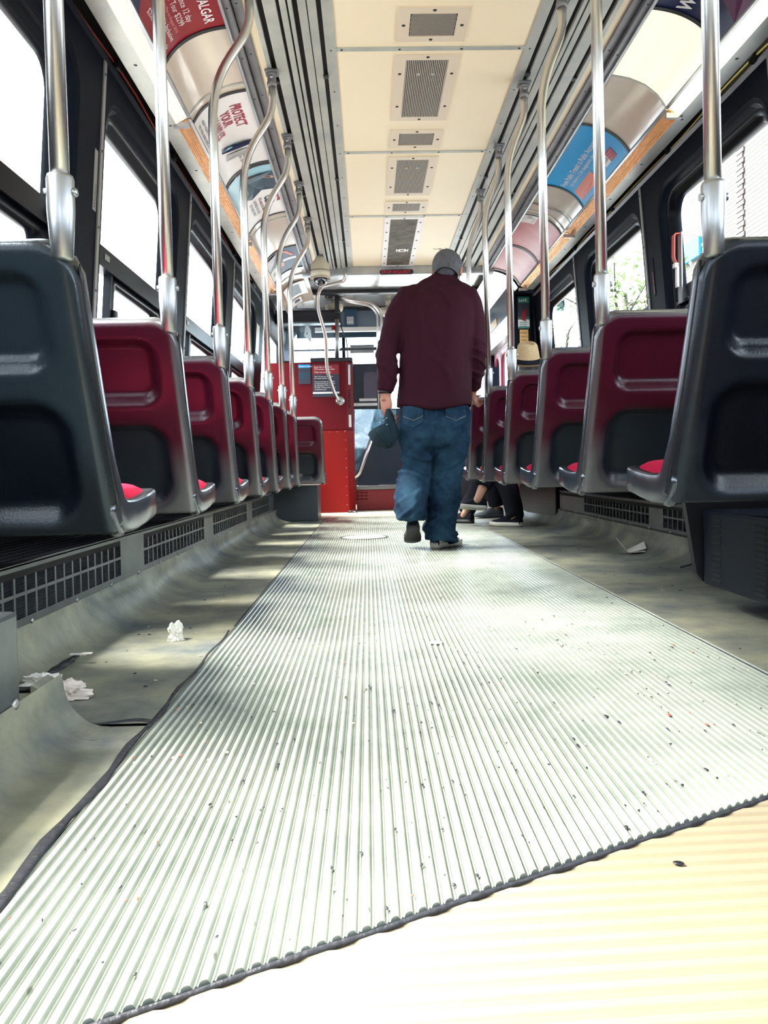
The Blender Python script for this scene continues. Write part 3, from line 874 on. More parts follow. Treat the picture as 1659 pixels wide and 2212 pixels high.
# near grey cover box, lower left corner of the picture
t = thing('heater_cover', 'plain grey metal cover box at floor level beside the near left seat', 'box', (-0.80, 0.3, 0.06))
b = bmesh.new(); bx(b, -1.09, -0.578, -0.9, 1.31, 0.075, 0.248, 0, 0.008); obj('cover', local(t, b), heat_m, t)
b = bmesh.new(); ell(b, (-0.577, 1.285, 0.10), (0.006, 0.010, 0.010)); obj('screw', local(t, b), satin, t)
b = bmesh.new(); bx(b, -1.0, -0.60, -0.9, 1.29, 0.01, 0.075); obj('plinth', local(t, b), black, t)

# black bar end poking out behind it
b = bmesh.new(); p0, p1 = at(42, 1491, 1.47), at(98, 1489, 1.47)
tube(b, [p0 + Vector((-0.15, 0, 0)), p1], 0.006, 8); tag(obj('black_bar', b, black), 'thin black bar end lying on the floor by the tissue scraps', 'bar')

# box under the near right seat with rows of slots
t = thing('under_seat_heater', 'dark slotted metal box hung under the near right seat', 'heater', (1.3, 1.8, 0.06))
b = bmesh.new(); XF = 1.035
bx(b, XF + 0.004, 1.66, 0.95, 2.46, 0.085, 0.318, 0, 0.012); obj('casing', local(t, b), mat('casing_navy', (0.006, 0.010, 0.018), 0.45, 0.1, 0.2), t)
b = bmesh.new()
for Yc in (1.25, 1.36, 1.62, 1.73, 1.98, 2.09, 2.36):
    for k in range(12):
        z = 0.108 + k * 0.0165; box(b, (XF + 0.0035, Yc, z), (0.004, 0.060, 0.0085), 0, 0.0018, seg=1)
o = obj('slot', local(t, b), slot_m, t); o['kind'] = 'stuff'
b = bmesh.new(); y = 2.47
prism(b, [(0.985, 0.37), (1.30, 0.37), (1.30, 0.09), (1.045, 0.09), (1.025, 0.115)], Matrix(((1, 0, 0, 0), (0, 0, 1, y), (0, 1, 0, 0), (0, 0, 0, 1))), 0.03)
obj('hanger_plate', local(t, b), black, t)

# ================================================================== vents in the ceiling
def vent(x0, x1, y0, y1, style, label):
    t = thing('ceiling_vent', label, 'vent', ((x0 + x1) / 2, (y0 + y1) / 2, 2.35), 'vents in the cream ceiling')
    fw = 0.052 if style != 'sooty' else 0.046
    b = bmesh.new()
    OUT = rrect(x0, x1, y0, y1, 0.0); INN = rrect(x0 + fw, x1 - fw, y0 + fw * 0.85, y1 - fw * 0.85, 0.0)
    loft(b, [[(p[0], p[1], 2.3505) for p in OUT], [(p[0], p[1], 2.344) for p in OUT], [(p[0], p[1], 2.344) for p in INN], [(p[0], p[1], 2.3505) for p in INN]], 0, False, True, False)
    bmesh.ops.remove_doubles(b, verts=b.verts, dist=1e-5); obj('frame', local(t, b), vent_m if style != 'sooty' else white_m, t)
    xi0, xi1, yi0, yi1 = x0 + fw, x1 - fw, y0 + fw * 0.85, y1 - fw * 0.85
    b = bmesh.new(); bx(b, xi0, xi1, yi0, yi1, 2.3485, 2.3498); obj('backing', local(t, b), slot_m if style != 'sooty' else dirty_m, t)
    b = bmesh.new()
    if style == 'mesh':
        n = 24
        for k in range(-n, n * 2):
            for s in (1, -1):
                # slanted bars clipped to the opening
                x = xi0 + (xi1 - xi0) * k / n; L = (yi1 - yi0)
                a, c = Vector((x, yi0)), Vector((x + s * L * 0.7, yi1))
                ta = tc_ = None
                pts = []
                for q in range(21):
                    p = a.lerp(c, q / 20)
                    if xi0 <= p.x <= xi1: pts.append(p)
                if len(pts) > 2:
                    p, q = pts[0], pts[-1]; d = 0.0016
                    b.faces.new([b.verts.new(v) for v in ((p.x - d, p.y, 2.346), (p.x + d, p.y, 2.346), (q.x + d, q.y, 2.346), (q.x - d, q.y, 2.346))])
    else:
        n = int((xi1 - xi0) / 0.0085)
        for k in range(n):
            x = xi0 + (xi1 - xi0) * (k + 0.5) / n; bx(b, x - 0.0022, x + 0.0022, yi0, yi1, 2.3445, 2.348)
    o = obj('grille', local(t, b), mesh_m if style != 'sooty' else dirty_m, t); o['kind'] = 'stuff'
    b = bmesh.new()
    xs = [((x0 + x1) / 2, y0 + fw * 0.35), ((x0 + x1) / 2, y1 - fw * 0.35)]
    ny = 1 if (y1 - y0) < 0.35 else (2 if style != 'sooty' else 6)
    for k in range(ny):
        y = y0 + (y1 - y0) * (k + 0.5) / ny if ny == 1 else y0 + (y1 - y0) * (0.25 + 0.5 * k / (ny - 1) if ny == 2 else (k + 0.5) / ny)
        xs += [(x0 + fw / 2, y), (x1 - fw / 2, y)]
    for p in xs: ell(b, (p[0], p[1], 2.344), (0.0085, 0.0085, 0.004), I4, 0, 10, 6)
    obj('screw', local(t, b), screw_m, t)
    if style == 'slot':
        b = bmesh.new()
        for s in (0.33, 0.67): box(b, (xi0 + (xi1 - xi0) * s, yi0 + (yi1 - yi0) * 0.22, 2.3435), (0.016, 0.016, 0.004), 0, 0.002)
        obj('latch', local(t, b), rail_m, t)
    if style == 'sooty':
        b = bmesh.new(); xm, ym = (x0 + x1) / 2 + 0.02, y0 + (y1 - y0) * 0.62
        box(b, (xm, ym, 2.343), (0.062, 0.085, 0.005), 0, 0.002); box(b, (xm, ym, 2.343), (0.098, 0.03, 0.004), 0, 0.001)
        for s in (-1, 1): box(b, (xm + s * 0.048, ym, 2.343), (0.010, 0.085, 0.004), 0, 0.001)
        pl = obj('white_tag', local(t, b), white_m, t)
        b = bmesh.new(); box(b, (xm, ym, 2.340), (0.034, 0.040, 0.002), 0, 0.001); obj('tag_hole', local(t, b), dirty_m, pl)


for p0, p1, st, lab in ((14, 88, 'mesh', 'small cream vent with a diagonal mesh, nearest the camera in the ceiling'),
                        (117, 259, 'slot', 'large cream slotted vent, nearest of the large ones in the ceiling'),
                        (280, 319, 'mesh', 'small cream vent with a mesh, between two large slotted vents'),
                        (338, 421, 'slot', 'large cream slotted vent, second from the camera'),
                        (434, 459, 'slot2', 'small cream slotted vent just before the sooty vent'),
                        (469, 574, 'sooty', 'long soot-blackened vent with a white tag, above the walking man')):
    ya, yb = onfloor(850, p0, 2.35).y, onfloor(850, p1, 2.35).y
    vent(0.165, 0.466, ya, yb, st, lab)

# ================================================================== advertising cards in the coves
def flat(name, col, rough=0.35): return MATS.get(name) or mat(name, col, rough, 0, 0.4)


T_NAVY = flat('print_navy', (0.008, 0.014, 0.06)); T_RED = flat('print_red', (0.27, 0.004, 0.014)); T_WHITE = flat('print_white', (0.82, 0.81, 0.78))
T_BLUE = flat('print_blue', (0.003, 0.34, 0.70)); T_ORANGE = flat('print_orange', (0.78, 0.16, 0.08)); T_PINK = flat('print_pink', (0.72, 0.30, 0.29))
T_DRED = flat('print_dark_red', (0.35, 0.02, 0.05)); T_INK = flat('print_ink', (0.03, 0.03, 0.05)); T_SKY = flat('print_sky', (0.35, 0.62, 0.72)); T_TEAL = flat('print_teal', (0.012, 0.045, 0.075))
T_SKIN = flat('print_skin', (0.62, 0.30, 0.17)); T_PURPLE = flat('print_purple', (0.09, 0.012, 0.06)); T_GOLD = flat('print_gold', (0.75, 0.52, 0.20)); T_GREY = flat('print_grey', (0.45, 0.45, 0.45)); T_GREEN = flat('print_green', (0.01, 0.16, 0.11))
T_WASH = mat('print_pink_wash', (0.72, 0.33, 0.32), 0.35, 0, 0.4, var=(5, 0.28, (0.55, 0.16, 0.17), 7))
CL = COVE_LEN
TMP_ORIGIN = {}


def card(side, y0, y1, base, label):
    """card bent into the cove; its own coordinates: a along the card in reading direction, h up from the lamp side"""
    L = y1 - y0
    c = cove(side, (y0 + y1) / 2, 0.5)
    t = thing('advertising_card', label, 'poster', c, 'advertising cards in the coves')

    def P(a, h, off=0.004):
        y = y0 + a if side < 0 else y1 - a
        return cove(side, y, 1 - min(0.985, max(0.015, h / CL)), off)
    b = bmesh.new(); grid(b, lambda u, v: P(L * u, CL * v, 0.003), 1, 14)
    obj('card', local(t, b), base, t)
    for a in (0.0, L):
        b = bmesh.new()
        a0, a1 = (a - 0.010, a + 0.012) if a == 0 else (a - 0.012, a + 0.010)
        grid(b, lambda u, v: P(a0 + (a1 - a0) * u, CL * v, 0.007), 1, 14)
        grid(b, lambda u, v: P((a1 if a == 0 else a0), CL * v, 0.001 + 0.006 * u), 1, 14)
        obj('edge_strip', local(t, b), black, t)

    def rect(name, m, a0, a1, h0, h1, off=0.0042):
        b = bmesh.new(); grid(b, lambda u, v: P(a0 + (a1 - a0) * u, h0 + (h1 - h0) * v, off), 3, 8); return obj(name, local(t, b), m, t)

    def poly(name, m, pts, off=0.0046):
        b = bmesh.new(); n = len(pts); cxp = sum(p[0] for p in pts) / n; cyp = sum(p[1] for p in pts) / n
        cc = b.verts.new(P(cxp, cyp, off)); vs2 = [[b.verts.new(P(cxp + (p[0] - cxp) * f, cyp + (p[1] - cyp) * f, off)) for p in pts] for f in (0.5, 1.0)]
        for i in range(n):
            k = (i + 1) % n; b.faces.new((cc, vs2[0][i], vs2[0][k])); b.faces.new((vs2[0][i], vs2[1][i], vs2[1][k], vs2[0][k]))
        return obj(name, local(t, b), m, t)

    def text(s, a, h, size, m, bold=0.0, rot=0.0, sx=1.0, al='LEFT'):
        b = bmesh.new(); ca, sa = math.cos(rot), math.sin(rot)
        text_bm(b, s, size, lambda x, y: P(a + x * sx * ca - y * sa, h + x * sx * sa + y * ca, 0.0052), 0, bold, al)
        return obj('lettering', local(t, b), m, t)
    return rect, poly, text, L


# left row
rect, poly, text, L = card(-1, 2.05, 3.36, T_RED, 'dark red travel card with white lettering and a navy picture, upper left')
poly('picture', T_NAVY, [(0, 0.005), (0.95, 0.005), (0.78, 0.12), (0.45, 0.22), (0.2, 0.33), (0, 0.335)])
text('TRAFALGAR', L - 0.05, 0.268, 0.056, T_WHITE, 0.02, 0, 0.9, 'RIGHT')
text('Irish Experience 12 day', L - 0.10, 0.200, 0.040, T_WHITE, 0, 0, 0.85, 'RIGHT'); text('Trafalgar Tour $2299', L - 0.10, 0.160, 0.040, T_WHITE, 0, 0, 0.85, 'RIGHT')
text('from May to August 2010', L - 0.08, 0.132, 0.022, T_PINK, 0, 0, 1, 'RIGHT'); text('Save $600/couple Air Inclusive', L - 0.06, 0.092, 0.037, T_WHITE, 0, 0, 0.85, 'RIGHT'); text('$200/couple land only', L - 0.05, 0.048, 0.037, T_WHITE, 0, 0, 0.85, 'RIGHT')
rect, poly, text, L = card(-1, 3.91, 4.80, T_WHITE, 'white card reading PROTECT YOUR VALUABLES with pictures of a phone and a player')
text('PROTECT', 0.12, 0.240, 0.078, T_DRED, 0.03, 0, 0.72); text('YOUR', 0.16, 0.172, 0.078, T_DRED, 0.03, 0, 0.72); text('VALUABLES.', 0.10, 0.104, 0.078, T_DRED, 0.03, 0, 0.72)
text('KEEP YOUR VALUABLES CLOSE', 0.08, 0.055, 0.026, T_INK, 0.01); text('TO YOU AND OUT OF SIGHT', 0.08, 0.020, 0.026, T_INK, 0.01)
poly('picture', T_NAVY, [(0.50, 0.10), (0.545, 0.085), (0.60, 0.30), (0.555, 0.315)]); poly('picture', T_SKY, [(0.505, 0.105), (0.535, 0.095), (0.560, 0.19), (0.528, 0.20)], 0.0052)
poly('picture', T_GREY, [(0.60, 0.11), (0.66, 0.095), (0.70, 0.245), (0.64, 0.26)]); poly('picture', T_INK, [(0.655, 0.245), (0.70, 0.235), (0.71, 0.285), (0.665, 0.295)])
for k in range(3): text('ARE YOU SURE'[:9 - k], 0.70, 0.235 - k * 0.026, 0.024, T_INK, 0.01)
rect, poly, text, L = card(-1, 4.83, 5.74, T_WHITE, 'card with a dark photograph of reaching hands and red and black print')
rect('picture', T_SKY, 0.0, 0.16, 0.005, CL - 0.005); poly('picture', T_TEAL, [(0.12, 0.14), (0.12, CL - 0.006), (0.42, CL - 0.006), (0.40, 0.24), (0.48, 0.15), (0.42, 0.10), (0.2, 0.09)], 0.0048)
poly('picture', T_SKIN, [(0.10, 0.17), (0.16, 0.19), (0.20, 0.27), (0.24, 0.335), (0.20, 0.335), (0.155, 0.26)], 0.0056); poly('picture', T_SKY, [(0.0, 0.006), (0.55, 0.006), (0.5, 0.06), (0.1, 0.10), (0, 0.13)], 0.0044)
text('Curie', 0.52, 0.240, 0.095, T_INK, 0.03, -0.05, 0.85)
b_ = poly('picture', T_DRED, [(0.50, 0.325), (0.64, 0.332), (0.66, 0.31), (0.60, 0.322), (0.52, 0.315)], 0.0056)
text("It's easy", 0.52, 0.195, 0.040, T_DRED, 0.01); text('to help', 0.66, 0.195, 0.040, T_INK, 0.01); text('US FIND A CURE', 0.52, 0.150, 0.034, T_INK, 0.005); text('SO TAKE PART', 0.54, 0.112, 0.034, T_INK, 0.005)
rect, poly, text, L = card(-1, 6.60, 7.28, T_NAVY, 'dark blue card with an orange swoosh and white blocks, beside the camera dome')
poly('picture', T_ORANGE, [(0.02, 0.18), (0.10, 0.25), (0.25, 0.30), (0.25, 0.275), (0.12, 0.225), (0.05, 0.16)]); rect('picture', T_WHITE, 0.30, 0.36, 0.19, 0.31); rect('picture', T_SKIN, 0.36, 0.48, 0.14, 0.19)
rect('picture', T_WHITE, 0.36, 0.66, 0.01, 0.09); text('1160', 0.42, 0.03, 0.055, T_INK, 0.01); poly('picture', T_GREY, [(0.02, 0.01), (0.3, 0.01), (0.22, 0.1), (0.05, 0.15)])
# right row
rect, poly, text, L = card(1, 1.95, 3.25, T_NAVY, 'dark blue and purple card with ornate white lettering, upper right corner')
poly('picture', T_PURPLE, [(0.16, 0.005), (0.75, 0.005), (0.75, 0.20), (0.35, 0.19), (0.20, 0.14)])
text('WONKA', 0.03, 0.205, 0.080, T_WHITE, 0.03); 
b = bmesh.new()
text('FIND CHARLIE & FRIENDS', 0.30, 0.060, 0.036, T_GOLD, 0.01); text('MUSIC, MAGIC & PLAY', 0.30, 0.028, 0.034, T_GOLD, 0.01); text('CITY OF', 0.66, 0.085, 0.05, T_WHITE, 0.02)
for cxs, r0 in ((0.23, 0.028), (0.33, 0.05)):
    poly('picture', T_SKIN if r0 < 0.04 else T_BLUE, [(cxs + (r0 - 0.0018 * i) * math.cos(i * 0.5), 0.12 + (r0 - 0.0018 * i) * math.sin(i * 0.5)) for i in range(13)] + [(cxs + (r0 - 0.0018 * i - 0.006) * math.cos(i * 0.5), 0.12 + (r0 - 0.0018 * i - 0.006) * math.sin(i * 0.5)) for i in range(12, -1, -1)], 0.0052)
rect, poly, text, L = card(1, 4.34, 5.265, T_BLUE, 'bright blue accounting card with an orange box, right-hand cove')
text('From Public Transit to Public Accounting', 0.04, 0.205, 0.054, T_WHITE, 0.012, 0, 0.86); text('Go where a CGA designation takes you.', 0.10, 0.165, 0.037, T_WHITE, 0.004)
rect('picture', T_ORANGE, 0.05, 0.42, 0.045, 0.13, 0.0046); text('ENROLL NOW', 0.08, 0.095, 0.028, T_PINK, 0.005); text('CGA-ontario.org/TTC', 0.10, 0.060, 0.026, T_PINK, 0.005)
rect('picture', T_WHITE, 0.60, 0.69, 0.055, 0.125, 0.0046); rect('picture', T_DRED, 0.69, 0.79, 0.055, 0.125, 0.0046); text('CGA', 0.612, 0.078, 0.035, T_INK, 0.02)
for k in range(3): rect('picture', T_PINK, 0.70, 0.77 - 0.015 * k, 0.105 - k * 0.018, 0.109 - k * 0.018, 0.005)
rect, poly, text, L = card(1, 5.87, 6.66, T_WASH, 'pink and red wine-washed card, nearer of the two pink ones')
rect('picture', T_WHITE, 0.60, 0.815, 0.24, 0.342, 0.0044); text('W', 0.70, 0.275, 0.06, T_INK, -0.005); text('WAND', 0.62, 0.25, 0.03, T_PINK)
rect, poly, text, L = card(1, 6.69, 7.46, T_WASH, 'pink and red wine-washed card, farther of the two pink ones')
# loose black edge strip in the right cove
b = bmesh.new(); grid(b, lambda u, v: cove(1, 5.60 + 0.018 * u + 0.03 * math.sin(v * 5), v, 0.010), 1, 14); 
tag(obj('loose_card_edge', b, black), 'loose wavy black card edging in the right-hand cove', 'strip')

# ================================================================== small things on walls
def strap(side, y, z, label):
    x = wx(side, z, 0.035); s = -side
    t = thing('release_handle', label, 'handle', (x, y, z), 'emergency window release handles')
    b = bmesh.new(); pts = fillet([(x - s * 0.0, y, z + 0.10), (x + s * 0.038, y, z + 0.10), (x + s * 0.040, y, z - 0.03), (x + s * 0.028, y, z - 0.055)], 0.012, 4)
    rings = [[p + Vector((0, -0.02, 0)), p + Vector((0, 0.02, 0)), p + Vector((s * 0.004, 0.02, 0.004)), p + Vector((s * 0.004, -0.02, 0.004))] for p in pts]
    loft(b, rings, 0, True, True, False); obj('strap', local(t, b), mat('red_strap', (0.62, 0.07, 0.04), 0.5) if 'red_strap' not in MATS else MATS['red_strap'], t)
    b = bmesh.new(); box(b, (x + s * 0.030, y, z - 0.068), (0.022, 0.036, 0.026), 0, 0.004); box(b, (x + s * 0.022, y, z - 0.13), (0.012, 0.030, 0.11), 0, 0.003); obj('latch', local(t, b), white_m, t)
    b = bmesh.new(); bx(b, x, x + s * 0.008, y - 0.024, y + 0.024, z - 0.27, z + 0.11, 0, 0.002); obj('back_plate', local(t, b), grey_m, t)


p = at(155, 330, 2.865); strap(-1, 2.865, 1.575, 'red and white window release handle on the near left window')
strap(1, 4.33, 1.60, 'red and white window release handle on the near right window')


def wall_plate(side, y, z0, z1, w_, base, ink, s, label, name='instruction_plate'):
    x = wx(side, (z0 + z1) / 2); sg = -side
    t = thing(name, label, 'sticker', (x, y, (z0 + z1) / 2))
    b = bmesh.new(); q = []
    for z in (z0, z1): q.append([(wx(side, z) + sg * o, y + dy, z) for o, dy in ((0.0005, -w_ / 2), (0.0005, w_ / 2), (0.0025, w_ / 2), (0.0025, -w_ / 2))])
    loft(b, q, 0, True, True, False); obj('plate', local(t, b), base, t)
    b = bmesh.new(); size = w_ * 0.72
    def fn(a, h):     # reads upwards
        z = z0 + 0.01 + a; yy = y + (-1 if side < 0 else 1) * (h - size * 0.35)
        return Vector((wx(side, z) + sg * 0.0035, yy, z))
    text_bm(b, s, size, fn, 0, 0.01); obj('lettering', local(t, b), ink, t)


wall_plate(-1, 3.175, 1.50, 1.735, 0.036, strip_m, T_INK, 'Window', 'small silver plate with upright lettering on the near left pillar')
wall_plate(1, 4.66, 1.44, 1.66, 0.032, wall_m, T_DRED, 'EMERGENCY', 'small dark plate with red upright lettering on the near right pillar')

# ================================================================== litter on the floor
def crumple(name, p, size, m, label, seed, flat_=0.7, cat='litter'):
    b = bmesh.new(); t = bmesh.new(); bmesh.ops.create_icosphere(t, subdivisions=4, radius=1)
    for v in t.verts:
        c = v.co.copy()
        n = noise.noise(c * 1.6 + Vector((seed, 0, 0))) + 0.6 * abs(noise.noise(c * 3.5 + Vector((0, seed, 0))))
        n += 0.30 * (1 - abs(noise.noise(c * 6.5 + Vector((seed, seed, 0))))) - 0.22; c = c * (0.75 + 0.75 * n); c.z = max(-0.35, c.z)
        v.co = Vector((c.x * size[0], c.y * size[1], (c.z + 0.35) * size[2]))
    merge(b, t, Matrix.Translation(p)); 
    for f in b.faces: f.smooth = False
    return tag(obj(name, b, m), label, cat)


q = onfloor(379, 1382); crumple('crumpled_tissue', q, (0.027, 0.022, 0.036), paper, 'small crumpled white paper alone on the left floor strip', 3)
q = onfloor(140, 1508); crumple('crumpled_tissue', q, (0.050, 0.030, 0.028), pinkpaper, 'largest crumpled tissue at the lower left, by the floor seam', 8)
q = onfloor(92, 1482, 0.012); crumple('crumpled_tissue', q, (0.044, 0.030, 0.022), paper, 'flat crumpled tissue beside the black bar end', 14)
b = bmesh.new(); q = onfloor(176, 1418, 0.016)
for k, (dx, dy, a) in enumerate(((0, 0, 0.3), (0.012, 0.002, -0.4), (-0.010, -0.012, 1.2))):
    box(b, q + Vector((dx, dy, 0.005 + 0.002 * k)), (0.026, 0.016, 0.0015), 0, 0, I4)
tag(obj('paper_scrap', b, paper), 'torn white scrap at the end of the dark peel on the left floor', 'litter')
b = bmesh.new(); a, c = onfloor(98, 1462, 0.013), onfloor(172, 1414, 0.014)
rings = []
for k in range(12):
    t_ = k / 11; p = a.lerp(c, t_); wv = 0.016 * math.sin(math.pi * min(1, 0.12 + 0.85 * t_)) + 0.003 * math.sin(k * 2.1)
    d = Vector((-(c - a).y, (c - a).x, 0)).normalized()
    rings.append([p + d * wv + Vector((0, 0, 0.001)), p + Vector((0, 0, 0.006 + 0.003 * math.sin(k * 1.7))), p - d * wv + Vector((0, 0, 0.001)), p + Vector((0, 0, 0.0))])
loft(b, rings); tag(obj('dark_peel', b, seam_m), 'long flattened dark peel on the left floor strip', 'litter')
# folded leaflet, right
b = bmesh.new(); q = onfloor(1372, 1194, 0.012) + Vector((-0.02, 0, 0))
F = [((-0.02, 0.0, 0.0), (0.045, 0.0, 0.0), (0.045, 0.09, 0.003), (-0.02, 0.09, 0.003)), ]
t = bmesh.new()
def leaf(pts, d):
    loft(b, [[q + Vector(p) for p in pts], [q + Vector(p) + Vector(d) for p in pts]], 0, True, True, False)
leaf([(-0.010, 0.0, 0.001), (0.085, 0.02, 0.018), (0.100, 0.10, 0.045), (0.0, 0.08, 0.004)], (0, 0, 0.0014))
leaf([(-0.012, 0.0, 0.001), (0.0, 0.08, 0.003), (-0.055, 0.085, 0.075), (-0.062, 0.005, 0.065)], (-0.0012, 0, 0.0010))
leaf([(-0.005, -0.002, 0.0012), (0.075, 0.0, 0.003), (0.085, 0.075, 0.010), (0.0, 0.07, 0.002)], (0, 0, 0.0012))
tag(obj('folded_leaflet', b, paper), 'folded white leaflet lying open on the right floor strip', 'litter')
b = bmesh.new(); q = onfloor(1466, 1864, -0.003); ell(b, q, (0.0066, 0.0042, 0.0016), Matrix.Rotation(R(-20), 4, 'Z')); tag(obj('dark_seed', b, black), 'dark oval seed husk on the tan tread, lower right', 'litter')
# dark specks and chips trodden into the runner, too many to count
b = bmesh.new(); rnd = random.Random(5)
for k in range(420):
    x = rnd.uniform(-0.40, 0.85); y = seam_y(x) + 0.02 + abs(rnd.gauss(0, 0.9)); s_ = rnd.uniform(0.0008, 0.0026) * (1.6 if rnd.random() < 0.1 else 1)
    ell(b, (x, y, 0.0022), (s_, s_ * rnd.uniform(1, 2.6), 0.0012), Matrix.Rotation(rnd.uniform(-0.5, 0.5), 4, 'Z'), 0 if rnd.random() < 0.7 else (1 if rnd.random() < 0.6 else 2), 6, 4)
for k in range(60):
    x = rnd.uniform(-0.7, -0.42) if rnd.random() < 0.5 else rnd.uniform(0.9, 1.3); y = rnd.uniform(1.55, 4.5); s_ = rnd.uniform(0.002, 0.005)
    ell(b, (x, y, 0.0008), (s_, s_ * rnd.uniform(0.5, 2), 0.001), Matrix.Rotation(rnd.uniform(-2, 2), 4, 'Z'), 0 if rnd.random() < 0.6 else 1, 6, 4)
o = obj('dirt_specks', b, [seam_m, flat('chip_pale', (0.75, 0.6, 0.48)), flat('chip_rust', (0.45, 0.10, 0.05))]); o['kind'] = 'stuff'; o['label'] = 'dark and pale grit trodden into the floor of the aisle'; o['category'] = 'dirt'
# floor hatch and its bolt
t = thing('floor_hatch', 'flat round metal hatch in the floor, left of the walking man', 'hatch', onfloor(787, 1161))
b = bmesh.new(); lathe(b, [(0.001, 0.0042), (0.140, 0.0042), (0.150, 0.0032)], 40); obj('lid', b, mat('hatch_metal', (0.34, 0.37, 0.32), 0.35), t)
b = bmesh.new(); lathe(b, [(0.150, 0.001), (0.152, 0.0050), (0.162, 0.0050), (0.164, 0.001)], 40, I4, 0, False); obj('rim', b, seam_m, t)
b = bmesh.new(); lathe(b, [(0.001, 0.0046), (0.017, 0.0042), (0.019, 0.002)], 20, Matrix.Translation(onfloor(942, 1390))); tag(obj('floor_bolt', b, rail_m), 'small round metal plug in the runner, middle of the aisle', 'bolt')

# ================================================================== front end of the car
def plate(bm_, px0, py0, px1, py1, Y, d=0.02, m=0, bev=0.0):
    a, c = at(px0, py0, Y), at(px1, py1, Y)
    bx(bm_, min(a.x, c.x), max(a.x, c.x), Y, Y + d, min(a.z, c.z), max(a.z, c.z), m, bev); return a, c


fw = struct('wall_front', 'front wall of the car under and around the windscreen')
b = bmesh.new()
loft(b, [[(x, Y_NOSE, z) for x, z in rrect(-1.15, 1.8, -0.05, 2.5, 0.0)], [(x, Y_NOSE, z) for x, z in rrect(-0.95, 1.55, 1.15, 2.25, 0.12)], [(x, Y_NOSE + 0.06, z) for x, z in rrect(-0.93, 1.53, 1.17, 2.23, 0.12)]], 0, False)
bmesh.ops.remove_doubles(b, verts=b.verts, dist=1e-5); obj('surround', b, lower_m, fw)
b = bmesh.new(); b.faces.new([b.verts.new(p) for p in ((-0.96, Y_NOSE + 0.03, 1.14), (1.56, Y_NOSE + 0.03, 1.14), (1.56, Y_NOSE + 0.03, 2.26), (-0.96, Y_NOSE + 0.03, 2.26))]); obj('windscreen', b, dirtyglass, fw)
b = bmesh.new(); bx(b, -0.30, -0.26, Y_NOSE - 0.02, Y_NOSE + 0.05, 1.15, 2.25); bx(b, -0.95, 1.55, Y_NOSE - 0.02, Y_NOSE + 0.04, 1.98, 2.0); obj('glazing_bar', b, gasket_m, fw)
# wall panels beyond the last windows
pl_ = struct('trim_2', 'dark end post of the left wall with the cab window'); b = bmesh.new()
loft(b, [[(y, z) for y, z in ()]], 0) if False else None
OUT = rrect(7.815, Y_NOSE, 0.76, 2.2, 0.0); IN = rrect(8.10, 10.0, 1.0, 1.98, 0.08)
loft(b, [[(wx(-1, z), y, z) for y, z in OUT], [(wx(-1, z), y, z) for y, z in IN], [(wx(-1, z, 0.07), y, z) for y, z in IN]], 0, False)
bmesh.ops.remove_doubles(b, verts=b.verts, dist=1e-5); obj('post', b, wall_m, pl_)
b = bmesh.new(); b.faces.new([b.verts.new((wx(-1, z, 0.05), y, z)) for y, z in ((8.05, 0.97), (10.05, 0.97), (10.05, 2.0), (8.05, 2.0))]); obj('cab_pane', b, pane_m, pl_)
# front ceiling
fc = struct('ceiling_1', 'low bright ceiling over the front platform'); b = bmesh.new()
bx(b, -1.05, 1.70, 7.60, 8.62, 2.385, 2.40); bx(b, -1.05, 1.70, 8.68, 9.60, 2.39, 2.41)
obj('ceiling_sheet', b, mat('silver_sheet', (0.72, 0.72, 0.68), 0.22, 0.7, var=(3, 0.3, (0.45, 0.46, 0.46), 4)), fc)
b = bmesh.new(); bx(b, -0.95, 1.60, 8.60, 8.70, 2.345, 2.40, 0, 0.01); obj('cross_rib', b, black, fc)
b = bmesh.new(); bx(b, -0.60, 1.20, 9.58, 9.66, 2.150, 2.40, 0, 0.01); bx(b, -0.60, 1.20, 9.56, 9.62, 2.10, 2.152, 1, 0.004); obj('front_header', b, [mat('blue_grey_panel', (0.13, 0.17, 0.22), 0.4), white_m], fc)
b = bmesh.new()
for k in range(60): bx(b, -0.28 + k * 0.016, -0.271 + k * 0.016, 9.55, 9.575, 2.345, 2.385)
o = obj('header_grille', b, black, fc); o['kind'] = 'stuff'
b = bmesh.new()
grid(b, lambda u, v: cove(-1, Y_END + 0.08 + 1.2 * u, v, -0.004 - 0.03 * v), 1, 14); obj('cove_end', b, cove_m, fc)
b = bmesh.new()
grid(b, lambda u, v: cove(1, Y_END + 0.08 + 2.0 * u, v, -0.004), 6, 14); obj('cove_end', b, MATS['silver_sheet'], fc)

# STOP REQUEST sign
t = thing('stop_request_sign', 'unlit black STOP REQUEST sign on the grey beam over the aisle', 'sign', at(857, 588, 7.495))
b = bmesh.new(); a, c = at(820, 594, 7.5), at(893, 582, 7.5)
prism(b, rrect(a.x, c.x, a.z, c.z, 0.024), Matrix(((1, 0, 0, 0), (0, 0, -1, 7.502), (0, 1, 0, 0), (0, 0, 0, 1))), 0.014); obj('bezel', local(t, b), black, t)
b = bmesh.new(); hh = c.z - a.z
text_bm(b, 'STOP REQUEST', hh * 0.86, lambda x, y: Vector((a.x + 0.018 + x * 0.98, 7.486, a.z + hh * 0.20 + y)), 0, 0.012); obj('lettering', local(t, b), mat('dim_led', (0.20, 0.012, 0.02), 0.4, emit=(0.9, 0.05, 0.08), es=0.16), t)

